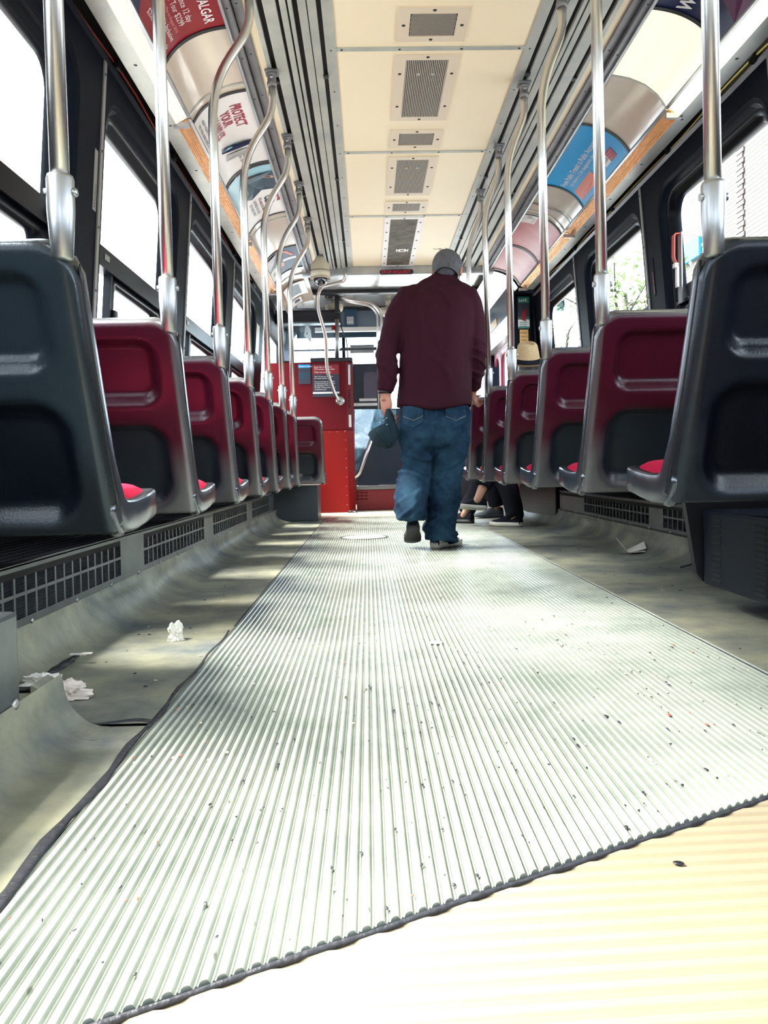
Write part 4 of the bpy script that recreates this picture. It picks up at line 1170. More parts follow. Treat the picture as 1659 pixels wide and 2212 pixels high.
# dome camera
cpos = at(692, 590, 7.0)
t = thing('dome_camera', 'ivory security camera with a dark glass dome hung under the left rail', 'camera', (cpos.x, 7.0, 2.32))
b = bmesh.new(); M = Matrix.Translation((cpos.x, 7.0, 0)); zt = at(692, 560, 7.0).z
lathe(b, [(0.086, zt - 0.165), (0.084, zt - 0.105), (0.080, zt - 0.100), (0.080, zt - 0.045), (0.045, zt), (0.030, 2.32)], 28, M)
obj('housing', local(t, b), ivory, t)
b = bmesh.new(); lathe(b, [(0.0865, zt - 0.108), (0.0865, zt - 0.103)], 28, M, 0, False); obj('joint', local(t, b), screw_m, t)
b = bmesh.new(); lathe(b, [(0.090, zt - 0.175), (0.090, zt - 0.160), (0.080, zt - 0.158)], 28, M, 0, False); obj('collar', local(t, b), ivory, t)
b = bmesh.new(); ell(b, (cpos.x, 7.0, zt - 0.172), (0.062, 0.062, 0.060)); obj('dome', local(t, b), mat('dome_glass', (0.01, 0.015, 0.03), 0.05, 0, 0.8, coat=1), t)

# driver's booth
YB = 8.46
t = thing('driver_booth', 'tall red booth at the front left with a dark crimson upper half', 'booth', (at(640, 1108, YB).x, YB + 0.2, 0))
xl = -1.06; xr = at(752, 1000, YB).x; xm = at(689, 1000, YB).x; zt = at(700, 782, YB).z; zm = at(720, 929, YB).z
b = bmesh.new()
def booth_part(x0, z0, z1, grow):
    P = [(x0, YB - grow), (xr, YB - grow), (xr + 0.065, YB + 0.16), (xr + 0.065, YB + 0.55), (x0, YB + 0.55)]
    bb = bmesh.new(); prism(bb, P, Matrix.Translation((0, 0, z0)), z1 - z0); return bb
b = booth_part(xl, zm + 0.003, zt, 0.0); obj('upper_panel', local(t, b), crim, t)
b = booth_part(xm - 0.25, 0.0, zm - 0.003, 0.004); obj('lower_panel', local(t, b), red_m, t)
b = bmesh.new()
for k in range(9):
    for xx in (xr - 0.02,): ell(b, (xx, YB - 0.005, 0.08 + k * 0.098), (0.004, 0.003, 0.004), I4, 0, 8, 6)
for k in range(4): ell(b, (xm + 0.04 + k * 0.08, YB - 0.005, zm - 0.02), (0.004, 0.003, 0.004), I4, 0, 8, 6)
obj('rivet', local(t, b), satin, t)['kind'] = 'stuff'
b = bmesh.new(); bx(b, at(670, 780, YB).x, xr + 0.07, YB - 0.01, YB + 0.5, zt, zt + 0.045, 0, 0.012); obj('black_top', local(t, b), black, t)
b = bmesh.new()
for k in range(9): box(b, (xr + 0.022, YB + 0.048, 1.12 + k * 0.022), (0.03, 0.01, 0.011), 0, 0.002, Matrix.Identity(4))
o = obj('slot', local(t, b), slot_m, t); o['kind'] = 'stuff'
b = bmesh.new(); box(b, (xr + 0.028, YB + 0.055, 0.97), (0.030, 0.03, 0.13), 0, 0.002); obj('number_plate', local(t, b), white_m, t)
b = bmesh.new(); box(b, (xr + 0.03, YB + 0.05, 1.46), (0.025, 0.04, 0.22), 0, 0.008); obj('chrome_catch', local(t, b), satin, t)


def notice(name, label, x0, y0, x1, y1, Y, base, rows, bands, cat='notice'):
    a, c = at(x0, y1, Y), at(x1, y0, Y); t = thing(name, label, cat, ((a.x + c.x) / 2, Y - 0.004, (a.z + c.z) / 2)); W_, H_ = c.x - a.x, c.z - a.z
    b = bmesh.new(); bx(b, a.x, c.x, Y - 0.004, Y - 0.001, a.z, c.z); obj('sheet', local(t, b), base, t)
    for m, f0, f1 in bands:
        b = bmesh.new(); bx(b, a.x + 0.001, c.x - 0.001, Y - 0.0055, Y - 0.004, a.z + H_ * f0, a.z + H_ * f1); obj('band', local(t, b), m, t)
    for m, s, f, sz in rows:
        b = bmesh.new(); text_bm(b, s, sz * H_, lambda x, y: Vector((a.x + W_ * 0.07 + x, Y - 0.0065, a.z + H_ * f + y)), 0, 0.012); obj('lettering', local(t, b), m, t)
    return t


notice('assault_notice', 'black notice with a red heading about assaulted workers on the red booth', 676, 787, 732, 858, YB, T_INK,
       [(T_WHITE, 'Every day at least one', 0.905, 0.062), (T_WHITE, 'TTC worker is assaulted.', 0.835, 0.062), (T_WHITE, "That's one too many.", 0.745, 0.062), (T_WHITE, 'The TTC has zero tolerance', 0.615, 0.05), (T_WHITE, 'for worker assaults.', 0.56, 0.05),
        (T_WHITE, 'You can be fined up to $2000', 0.455, 0.052), (T_WHITE, 'or imprisoned up to 2 months', 0.395, 0.052), (T_WHITE, 'for assaulting a TTC worker.', 0.335, 0.052), (T_WHITE, 'Or both. In every case you get', 0.275, 0.052), (T_WHITE, 'a criminal record.', 0.215, 0.052)],
       [(T_RED, 0.70, 0.985), (T_WHITE, 0.10, 0.155)])
notice('rules_notice', 'small black notice with a blue heading on the red booth, left of the larger one', 645, 787, 670, 830, YB, T_INK, [(T_WHITE, 'Respect & Dignity', 0.87, 0.09)], [(T_BLUE, 0.82, 0.99), (T_TEAL, 0.25, 0.6)])

# rail with a flange, from the beam down to the booth
t = thing('booth_rail', 'bent stainless rail running from the beam down to a flange on the red booth', 'rail', at(735, 866, YB))
P = [at(746, 583, 7.50), at(746, 606, 7.52), at(689, 620, 7.8), at(685, 660, 7.9), at(704, 725, 8.05), at(706, 800, 8.25), at(722, 848, 8.36), at(731, 864, 8.38), at(734, 866, 8.45)]
b = bmesh.new(); tube(b, fillet(P, 0.10, 6), 0.017, 14); obj('tube', local(t, b), steel, t)
b = bmesh.new(); f = at(735, 866, YB); lathe(b, [(0.001, 0.012), (0.020, 0.012), (0.045, 0.008), (0.048, 0.0)], 20, Matrix.Translation((f.x, YB, f.z)) @ Matrix.Rotation(R(90), 4, 'X')); fl = obj('flange', local(t, b), satin, t)
# stanchion by the fare box: horizontal bar then down, doubled
t = thing('fare_stanchion', 'stainless stanchion with a bar to the ceiling bracket, left of the walking man', 'rail', at(824, 885, 8.9))
for dx, dy in ((0, 0), (5, 10)):
    P = [at(712, 640, 8.9), at(806 + dx, 656 + dy, 8.9), at(824 + dx, 676 + dy, 8.9), at(826 + dx, 890, 8.9)] if dx == 0 else [at(730, 647, 8.92), at(800, 660, 8.92), at(815, 676, 8.92), at(818, 890, 8.92)]
    b = bmesh.new(); tube(b, fillet(P, 0.09, 6), 0.022 if dx == 0 else 0.013, 12); obj('tube', local(t, b), steel, t)
b = bmesh.new(); p = at(706, 638, 8.9); tube(b, [p - Vector((0.02, 0, 0)), p + Vector((0.06, 0, -0.01))], 0.03, 12); obj('black_end', local(t, b), black, t)
b = bmesh.new(); plate(b, 722, 618, 733, 674, 8.86, 0.05, 0, 0.008); obj('bracket', local(t, b), black, t)
# destination roller box
t = thing('roller_box', 'long black box under the ceiling above the red booth', 'box', at(665, 697, 9.0))
b = bmesh.new(); plate(b, 594, 671, 736, 697, 9.0, 0.16, 0, 0.01); obj('casing', local(t, b), black, t)
b = bmesh.new()
for k in range(2):
    a, c = at(600, 675 + k * 11, 9.0), at(728, 683 + k * 11, 9.0); bx(b, a.x, c.x, 8.992, 9.0, c.z, a.z, 0, 0.002)
obj('mesh_front', local(t, b), mat('box_mesh', (0.02, 0.022, 0.03), 0.7, bump=(400, 1.0)), t)
b = bmesh.new(); p = at(728, 690, 8.72); q = at(728, 778, 8.72); tube(b, [p, q], 0.022, 12)
tag(obj('grey_post', b, satin), 'grey upright post between the red booth and the black roller box', 'post')
# number box on the front header
t = thing('run_number_box', 'blue-grey box with a white number card on the front header panel', 'sign', at(758, 685, 9.55))
b = bmesh.new(); plate(b, 744, 668, 772, 704, 9.54, 0.04, 0, 0.005); obj('box', local(t, b), mat('dusk_blue', (0.02, 0.06, 0.12), 0.4), t)
b = bmesh.new(); plate(b, 749, 684, 764, 700, 9.532, 0.008); obj('card', local(t, b), T_GREY, t)
b = bmesh.new(); p = at(749.5, 699, 9.53); text_bm(b, '1993', 0.042, lambda x, y: Vector((p.x + x * 0.9, 9.53, p.z + y)), 0, 0.01); obj('lettering', local(t, b), T_WHITE, t)
for k, (x, y) in enumerate(((722, 664), (839, 672))):
    t = thing('ceiling_speaker', 'round ivory housing under the front ceiling, ' + ('beside the black bracket' if k == 0 else 'close to the arm of the walking man'), 'lamp', at(x, y, 9.2), 'round ivory housings at the front')
    p = at(x, y, 9.2); b = bmesh.new(); lathe(b, [(0.001, -0.06), (0.075, -0.055), (0.10, -0.03), (0.105, 0.03), (0.001, 0.04)], 22, Matrix.Translation(p)); obj('housing', local(t, b), ivory, t)
    b = bmesh.new(); lathe(b, [(0.03, 0.04), (0.03, 2.40 - p.z)], 12, Matrix.Translation(p)); obj('stem', local(t, b), ivory, t)
# fare box, plexi panel, step and red base
t = thing('fare_box', 'dark fare machine with a pale tray, between red booth and walking man', 'machine', at(788, 885, 9.1))
b = bmesh.new(); plate(b, 757, 786, 826, 884, 9.1, 0.3, 0, 0.02); obj('casing', local(t, b), mat('machine_navy', (0.008, 0.014, 0.03), 0.4), t)
b = bmesh.new(); a, c = at(786, 866, 9.09), at(815, 803, 9.09); prism(b, rrect(a.x, c.x, a.z, c.z, 0.06), Matrix(((1, 0, 0, 0), (0, 0, -1, 9.10), (0, 1, 0, 0), (0, 0, 0, 1))), 0.02); obj('window', local(t, b), mat('dusk_purple', (0.06, 0.045, 0.09), 0.25), t)
b = bmesh.new(); plate(b, 763, 871, 818, 876, 9.05, 0.06, 0, 0.004); plate(b, 776, 861, 814, 866, 9.06, 0.05, 0, 0.004); obj('tray', local(t, b), white_m, t)
zl_ = at(768, 1058, 8.8).z + 0.035; b = bmesh.new(); bx(b, at(770, 884, 9.15).x, at(815, 884, 9.15).x, 9.15, 9.35, zl_, at(770, 884, 9.15).z); obj('pedestal', local(t, b), MATS['machine_navy'], t)
t = thing('plexi_screen', 'scratched blue plastic screen with a slanted steel rail, below the fare machine', 'screen', at(790, 1040, 8.7))
b = bmesh.new(); Q = [(766, 884), (856, 884), (856, 915), (818, 925), (800, 955), (776, 1020), (770, 1036), (766, 1036)]
prism(b, [(at(x, y, 8.7).x, at(x, y, 8.7).z) for x, y in Q], Matrix(((1, 0, 0, 0), (0, 0, 1, 8.7), (0, 1, 0, 0), (0, 0, 0, 1))), 0.006); obj('pane', local(t, b), plexi_m, t)
b = bmesh.new(); tube(b, fillet([at(808, 930, 8.66), at(783, 1005, 8.66), at(775, 1026, 8.66), at(762, 1032, 8.66)], 0.08, 6), 0.022, 12); obj('rail', local(t, b), steel, t)
b = bmesh.new(); tube(b, [at(764, 1030, 8.69), at(763, 884, 8.69)], 0.009, 8); obj('edge_post', local(t, b), satin, t)
t = thing('front_step', 'red step casing with louvre holes at the front end of the floor', 'step', at(810, 1105, 8.8))
b = bmesh.new(); a = at(768, 1058, 8.8); bx(b, xr + 0.075, 0.75, 8.8, 9.5, 0.0, a.z, 0, 0.008); obj('casing', local(t, b), mat('step_red', (0.22, 0.008, 0.014), 0.45), t)
b = bmesh.new(); bx(b, xr + 0.075, 0.75, 8.78, 9.5, a.z, a.z + 0.035, 0, 0.006); obj('ledge', local(t, b), grey_m, t)
b = bmesh.new()
for i in range(3):
    for k in range(3): p = at(773 + i * 9, 1064 + k * 7, 8.8); box(b, (p.x, 8.798, p.z), (0.034, 0.008, 0.014), 0, 0.003)
o = obj('louvre_hole', local(t, b), crim, t); o['kind'] = 'stuff'
b = bmesh.new(); bx(b, at(757, 884, 9.45).x, at(900, 884, 9.45).x, 9.45, 9.49, zl_, at(757, 884, 9.45).z); q = obj('dark_bulkhead', b, MATS['machine_navy']); tag(q, 'dark bulkhead panel behind the plastic screen', 'panel')
b = bmesh.new(); tube(b, fillet([at(752, 1108, 8.4) + Vector((0, 0, 0.012)), at(765, 1107, 8.4) + Vector((0, 0, 0.012)), at(772, 1112, 8.35) + Vector((0, 0, 0.012))], 0.03), 0.012, 8)
tag(obj('cable_end', b, black), 'short black cable end on the floor at the foot of the red booth', 'cable')
# equipment box under the last left seat
a, c = at(588, 1127, 7.0), at(687, 1048, 7.0)
a = onfloor(588, 1127); c = onfloor(687, 1126); Ye = (a.y + c.y) / 2; ze = at(640, 1050, Ye).z
t = thing('equipment_box', 'plain dark grey metal box on the floor under the front left seats', 'box', ((a.x + c.x) / 2, Ye + 0.2, 0))
b = bmesh.new(); bx(b, a.x, c.x, Ye, Ye + 0.45, 0.0, ze, 0, 0.006); obj('casing', local(t, b), mat('box_grey', (0.075, 0.085, 0.10), 0.4, 0.4, var=(6, 0.3, (0.045, 0.055, 0.075), 4)), t)
b = bmesh.new(); bx(b, a.x - 0.006, c.x + 0.006, Ye - 0.006, Ye + 0.45, ze, ze + 0.008, 0, 0.002); obj('lid', local(t, b), satin, t)

# right-hand front door area
t = struct('door_1', 'front doors with maroon frames under a dark header'); XD = 1.43
b = bmesh.new(); p = [(XD, 1.97), (XD - 0.02, 2.235), (1.66, 2.26), (1.70, 1.90)]
loft(b, [[(x, y, z) for x, z in p] for y in (7.86, Y_NOSE)], 0, True, True, False); obj('header_box', b, mat('header_navy', (0.035, 0.045, 0.065), 0.35), t)
b = bmesh.new(); p = [(XD, 1.965), (XD + 0.10, 1.865), (1.66, 1.865), (1.66, 1.965)]
loft(b, [[(x, y, z) for x, z in p] for y in (7.86, Y_NOSE)], 0, True, True, False); obj('header_sill', b, satin, t)
xw = 1.64
for k in range(4):
    y0 = 8.05 + k * 0.56
    OUT = rrect(y0, y0 + 0.54, 0.05, 1.86, 0.02); IN = rrect(y0 + 0.075, y0 + 0.465, 0.75, 1.80, 0.14)
    b = bmesh.new(); loft(b, [[(xw, y, z) for y, z in OUT], [(xw, y, z) for y, z in IN], [(xw + 0.03, y, z) for y, z in IN]], 0, False); lf = obj('door_leaf', b, mat('door_maroon', (0.22, 0.012, 0.03), 0.4) if 'door_maroon' not in MATS else MATS['door_maroon'], t)
    b = bmesh.new(); b.faces.new([b.verts.new((xw + 0.018, y, z)) for y, z in rrect(y0 + 0.06, y0 + 0.48, 0.73, 1.82, 0.1)]); obj('door_pane', b, pane_m, lf)
b = bmesh.new(); bx(b, 1.66, 1.80, 7.815, 8.0, 0.0, 2.1); bx(b, 1.60, 1.75, Y_NOSE - 0.12, Y_NOSE, 0, 2.1); obj('door_post', b, wall_m, t)
t = thing('rear_door_sign', 'yellow sign saying Exit at Rear Doors on the dark header over the front doors', 'sign', (XD - 0.005, 9.3, 2.0))
b = bmesh.new(); q = [(XD - 0.001, 1.975), (XD - 0.009, 2.055), (XD - 0.013, 2.055), (XD - 0.005, 1.975)]
loft(b, [[(x, y, z) for x, z in q] for y in (8.62, 10.1)], 0, True, True, False); obj('plate', local(t, b), mat('sign_yellow', (0.75, 0.42, 0.08), 0.45), t)
b = bmesh.new(); text_bm(b, 'Please Exit at Rear Doors', 0.075, lambda x, y: Vector((XD - 0.008 - 0.1 * y, 10.02 - x * 1.45, 1.990 + y)), 0, 0.01); obj('lettering', local(t, b), T_INK, t)
# partition with notices
pt = struct('trim_3', 'dark partition behind the last right-hand window'); b = bmesh.new(); bx(b, 1.44, 1.74, 7.82, 7.86, 0.80, 2.14); obj('panel', b, wall_m, pt)
b = bmesh.new(); tube(b, [(1.69, 7.79, 0.85), (1.655, 7.79, 2.12)], 0.015, 8); obj('conduit', b, black, pt)
t = notice('green_poster', 'green and white safety poster on the dark partition beyond the straw hat', 1119, 641, 1143, 710, 7.82, T_GREEN, [(T_WHITE, 'SAFE', 0.84, 0.13)], [(T_INK, 0.36, 0.80), (T_WHITE, 0.06, 0.28)])
b = bmesh.new(); a = at(1125, 690, 7.812); prism(b, [(a.x - 0.005, a.z), (a.x + 0.05, a.z - 0.02), (a.x + 0.06, a.z + 0.10), (a.x + 0.02, a.z + 0.08)], Matrix(((1, 0, 0, 0), (0, 0, -1, 7.814), (0, 1, 0, 0), (0, 0, 0, 1))), 0.001); obj('picture', local(t, b), T_RED, t)
b = bmesh.new()
for k in range(3): a = at(1122, 697 + k * 4, 7.81); bx(b, a.x, a.x + 0.075, 7.812, 7.814, a.z, a.z + 0.006)
obj('print_line', local(t, b), T_GREEN, t)
notice('orange_notice', 'narrow orange notice under the green poster, above the straw hat', 1123, 712, 1141, 742, 7.82, MATS['sign_yellow'], [(T_INK, 'PUSH', 0.70, 0.20), (T_INK, 'TAPE TO', 0.42, 0.17), (T_INK, 'OPEN', 0.16, 0.17)], [])
t = thing('timetable_sheet', 'yellowed printed sheet on the dark post at the end of the left wall', 'notice', at(572, 730, 7.75))
b = bmesh.new(); y0, y1 = 7.60, 7.80
loft(b, [[(wx(-1, z, -0.004 - o), y, z) for y, o in ((y0, 0), (y1, 0), (y1, 0.002), (y0, 0.002))] for z in (1.58, 1.86)], 0, True, True, False); obj('sheet', local(t, b), ivory, t)
for k in range(2): pass
# two cards on the front end of the left cove
t = thing('route_card', 'white card with a grey panel on the curved front end of the left cove', 'notice', cove(-1, 8.1, 0.5))
b = bmesh.new(); grid(b, lambda u, v: cove(-1, 7.80 + 0.55 * u, 0.10 + 0.75 * v, 0.004), 2, 10); obj('card', local(t, b), white_m, t)
b = bmesh.new(); grid(b, lambda u, v: cove(-1, 7.88 + 0.38 * u, 0.28 + 0.40 * v, 0.006), 2, 10); obj('grey_panel', local(t, b), mat('card_grey', (0.12, 0.13, 0.15), 0.4), t)
t = thing('small_card', 'small white card with a blue corner, beyond the larger card on the left cove', 'notice', cove(-1, 8.5, 0.6))
b = bmesh.new(); grid(b, lambda u, v: cove(-1, 8.42 + 0.24 * u, 0.35 + 0.55 * v, 0.004), 2, 10); obj('card', local(t, b), white_m, t)
b = bmesh.new(); grid(b, lambda u, v: cove(-1, 8.46 + 0.12 * u, 0.42 + 0.2 * v, 0.006), 2, 6); obj('blue_corner', local(t, b), T_NAVY, t)
# cab mirror seen through the screen above the booth
t = thing('cab_mirror', 'white almond-shaped mirror on a thin arm above the red booth', 'mirror', at(664, 722, 9.4))
b = bmesh.new(); a = at(664, 722, 9.4); prism(b, [(a.x - 0.04, a.z - 0.02), (a.x - 0.02, a.z + 0.09), (a.x + 0.005, a.z + 0.12), (a.x + 0.04, a.z + 0.05), (a.x + 0.048, a.z - 0.04), (a.x + 0.035, a.z - 0.10), (a.x + 0.0, a.z - 0.05)], Matrix(((1, 0, 0, 0), (0, 0, 1, 9.4), (0, 1, 0, 0), (0, 0, 0, 1))), 0.02); obj('shell', local(t, b), white_m, t)
b = bmesh.new(); tube(b, [a, a + Vector((-0.05, 0.05, 0.16)), a + Vector((-0.05, 0.1, 0.30))], 0.008, 8); obj('arm', local(t, b), black, t)
b = bmesh.new(); plate(b, 600, 697, 722, 778, 8.95, 0.006)
t = thing('cab_screen', 'dirty clear screen above the red booth, in front of the cab', 'screen', at(660, 780, 8.95)); obj('pane', local(t, b), dirtyglass, t)
b = bmesh.new(); plate(b, 605, 697, 609, 780, 8.93, 0.03); obj('frame_post', local(t, b), black, t)

b = bmesh.new(); plate(b, 640, 690, 814, 728, 10.15, 0.02, 0, 0.006); vis_ = tag(obj('sun_visor', b, mat('visor_blue', (0.012, 0.035, 0.055), 0.35)), 'dark blue tinted visor across the top of the windscreen', 'visor')
t = thing('wiper_box', 'grey twin casing on the bar across the windscreen', 'casing', at(782, 753, 10.2))
b = bmesh.new(); plate(b, 756, 745, 808, 752, 10.22, 0.05, 0, 0.008); plate(b, 756, 755, 808, 762, 10.22, 0.05, 0, 0.008); obj('casing', local(t, b), grey_m, t)
b = bmesh.new(); plate(b, 735, 751, 815, 756, 10.24, 0.03); obj('bar', local(t, b), black, t)
b = bmesh.new(); p = [at(735, 690, 8.75), at(738, 712, 8.7), at(748, 730, 8.7), at(752, 778, 8.72)]; tube(b, fillet(p, 0.05), 0.006, 6); tag(obj('hanging_wire', b, black), 'thin black wire dangling beside the grey post above the booth', 'wire')
b = bmesh.new(); plate(b, 716, 702, 724, 712, 8.68, 0.03, 0, 0.006); tag(obj('red_call_box', b, red_m), 'tiny red call box on the grey post above the booth', 'box')

# ================================================================== people
def remeshed(bm, voxel, smooth=3):
    me = bpy.data.meshes.new('r'); bmesh.ops.recalc_face_normals(bm, faces=bm.faces); bm.to_mesh(me); bm.free()
    o = bpy.data.objects.new('r', me); COL.objects.link(o)
    m = o.modifiers.new('r', 'REMESH'); m.mode = 'VOXEL'; m.voxel_size = voxel; m.use_smooth_shade = True
    if smooth:
        s = o.modifiers.new('s', 'SMOOTH'); s.iterations = smooth; s.factor = 0.5
    dg = bpy.context.evaluated_depsgraph_get(); dg.update()
    m2 = bpy.data.meshes.new_from_object(o.evaluated_get(dg))
    out = bmesh.new(); out.from_mesh(m2)
    bpy.data.objects.remove(o); bpy.data.meshes.remove(me); bpy.data.meshes.remove(m2)
    for f in out.faces: f.smooth = True
    return out


def oval(c, hw, hd, n=28, e=2.3, tilt=0.0):
    out = []
    for j in range(n):
        a = 2 * math.pi * j / n; ca, sa = math.cos(a), math.sin(a)
        out.append(Vector(c) + Vector((hw * math.copysign(abs(ca) ** (2 / e), ca), hd * math.copysign(abs(sa) ** (2 / e), sa), tilt * math.copysign(abs(sa) ** (2 / e), sa))))
    return out


def limb(bm, pts, rad, n=16, seg=4):
    """tapered limb through joints, smoothly bent"""
    P = [Vector(p) for p in pts]; out, rr = [], []
    K = len(P)
    for i in range(K - 1):
        p0, p1, p2, p3 = P[max(0, i - 1)], P[i], P[i + 1], P[min(K - 1, i + 2)]
        for k in range(seg):
            t = k / seg
            q = 0.5 * ((2 * p1) + (p2 - p0) * t + (2 * p0 - 5 * p1 + 4 * p2 - p3) * t * t + (3 * p1 - p0 - 3 * p2 + p3) * t ** 3)
            out.append(q); rr.append(rad[i] + (rad[i + 1] - rad[i]) * t)
    out.append(P[-1]); rr.append(rad[-1])
    tube(bm, out, rr, n)


def frame_of(y_dir, up=(0, 0, 1)):
    y = Vector(y_dir).normalized(); x = y.cross(Vector(up)).normalized(); z = x.cross(y)
    return Matrix(((x.x, y.x, z.x), (x.y, y.y, z.y), (x.z, y.z, z.z))).to_4x4()


def hand(bm, W, d, n, side, curl=(0.5, 0.55, 0.6, 0.65), k=1.0, thumb=0.5):
    """palm and five fingers from the wrist W; d towards the fingertips, n out of the palm, side = +1/-1 which way the thumb lies"""
    d = Vector(d).normalized(); n = Vector(n); n = (n - d * n.dot(d)).normalized(); s = d.cross(n) * side
    M = Matrix(((s.x, n.x, d.x), (s.y, n.y, d.y), (s.z, n.z, d.z))).to_4x4()
    limb(bm, [W - d * 0.03 * k, W, W + d * 0.03 * k], [0.026 * k, 0.025 * k, 0.025 * k], 12)
    ell(bm, W + d * 0.050 * k, (0.040 * k, 0.016 * k, 0.052 * k), M); ell(bm, W + d * 0.035 * k + s * 0.020 * k + n * 0.006 * k, (0.020 * k, 0.016 * k, 0.032 * k), M)
    for i, (off, L, r) in enumerate(((0.028, 0.072, 0.0088), (0.0095, 0.081, 0.0092), (-0.0095, 0.075, 0.0088), (-0.028, 0.058, 0.0078))):
        p = W + d * (0.082 - 0.006 * (i in (0, 3))) * k + s * off * k; pts = [p - d * 0.02 * k, p]; a = 0.15
        for j, f in enumerate((0.45, 0.30, 0.25)):
            a += curl[i] * (0.8 if j == 0 else 1.0); p = p + (d * math.cos(a) + n * math.sin(a)) * (L * f * k); pts.append(p)
        limb(bm, pts, [r * k, r * k, r * 0.95 * k, r * 0.88 * k, r * 0.72 * k], 10, 3)
    b0 = W + d * 0.022 * k + s * 0.028 * k; v = (d * 0.75 + s * 0.55 + n * thumb).normalized()
    limb(bm, [b0, b0 + v * 0.030 * k, b0 + v * 0.052 * k + n * 0.006 * k, b0 + v * 0.072 * k + n * 0.018 * k], [0.013 * k, 0.0115 * k, 0.0105 * k, 0.008 * k], 10, 3)


def head_bm(bm, M):
    """head about its own centre, face towards +y"""
    def e(c, r): ell(bm, M @ Vector(c), r, M.to_3x3().to_4x4(), 0, 24, 16)
    e((0, -0.010, 0.030), (0.076, 0.094, 0.086)); e((0, 0.020, -0.025), (0.063, 0.074, 0.085)); e((0, 0.045, -0.075), (0.045, 0.045, 0.040))
    e((0, 0.088, -0.018), (0.014, 0.020, 0.030)); e((0, 0.098, -0.034), (0.017, 0.015, 0.012))
    e((0, 0.083, -0.064), (0.026, 0.010, 0.006)); e((0, 0.081, -0.073), (0.024, 0.010, 0.007))
    for s in (-1, 1):
        e((s * 0.032, 0.076, 0.012), (0.020, 0.014, 0.008)); e((s * 0.040, 0.060, -0.030), (0.022, 0.022, 0.018))
        e((s * 0.080, -0.004, -0.012), (0.010, 0.020, 0.033)); e((s * 0.086, -0.012, 0.000), (0.007, 0.014, 0.022))


def face_bits(root, M, eye_m, body):
    for s in (-1, 1):
        b = bmesh.new(); ell(b, M @ Vector((s * 0.031, 0.079, -0.004)), (0.012, 0.008, 0.007), M.to_3x3().to_4x4()); obj('eye', local(root, b), eye_m, body)


def shoe(root, heel, toe, up, upper, sole_m, accent=None, k=1.0, parent=None):
    """shoe from heel point to toe point on the sole, up = normal of the sole"""
    y = Vector(toe) - Vector(heel); L = y.length; y.normalize(); z = (Vector(up) - y * Vector(up).dot(y)).normalized(); x = y.cross(z)
    M = Matrix(((x.x, y.x, z.x, heel[0]), (x.y, y.y, z.y, heel[1]), (x.z, y.z, z.z, heel[2]), (0, 0, 0, 1)))
    def outline(f):
        hw = [0.030, 0.036, 0.036, 0.034, 0.038, 0.047, 0.049, 0.042, 0.020]
        i = min(7, int(f * 8)); t = f * 8 - i; return (hw[i] + (hw[i + 1] - hw[i]) * t) * k
    def hgt(f):
        h = [0.085, 0.098, 0.100, 0.094, 0.082, 0.066, 0.054, 0.046, 0.030]
        i = min(7, int(f * 8)); t = f * 8 - i; return (h[i] + (h[i + 1] - h[i]) * t) * k
    b = bmesh.new(); rings = []
    for q in range(13):
        f = q / 12; w_, h = outline(f), hgt(f); yy = L * (0.01 + 0.98 * f)
        rings.append([M @ Vector((w_ * math.cos(a) * (1 if math.sin(a) < 0.3 else 0.92), yy, 0.020 * k + max(0, math.sin(a)) ** 0.8 * (h - 0.020 * k))) for a in [R(-15 + 210 * j / 14) for j in range(15)]])
    loft(b, rings, 0, True, True); sh = obj('shoe', local(root, b), upper, parent or root)
    b = bmesh.new(); lo, hi, mid = [], [], []
    N = 26
    for j in range(N):
        a = 2 * math.pi * j / N; f = 0.5 - 0.5 * math.cos(a); sx = 1 if a < math.pi else -1
        w_ = outline(f) * 1.06 * (0.25 + 0.75 * min(1, abs(math.sin(a)) * 2.2)); yy = L * (-0.02 + 1.04 * f); toe_up = 0.010 * k * max(0, f - 0.75) * 4
        lo.append(M @ Vector((sx * w_ * 0.95, yy, toe_up))); mid.append(M @ Vector((sx * w_, yy, 0.015 * k + toe_up))); hi.append(M @ Vector((sx * w_ * 0.97, yy, 0.032 * k + toe_up * 0.6)))
    loft(b, [lo, mid, hi]); obj('sole', local(root, b), sole_m, sh)
    if accent:
        b = bmesh.new()
        for f0, f1, m_ in ((0.02, 0.20, 0), (0.72, 0.97, 0)):
            rr = []
            for q in range(6):
                f = f0 + (f1 - f0) * q / 5; w_, h = outline(f) * 1.03, hgt(f) * 1.02; yy = L * (0.01 + 0.98 * f)
                rr.append([M @ Vector((w_ * math.cos(a), yy, 0.022 * k + max(0, math.sin(a)) ** 0.8 * (h * 0.82 - 0.020 * k))) for a in [R(-5 + 190 * j / 12) for j in range(13)]])
            loft(b, rr, 0, True)
        obj('toe_panel', local(root, b), accent, sh)
    return sh


def wrinkle(bm, fn):
    bm.normal_update()
    for v in bm.verts: v.co += v.normal * fn(v.co)


def rid(p): return max(0.0, 1 - abs(noise.noise(p)) * 4.5) ** 1.3


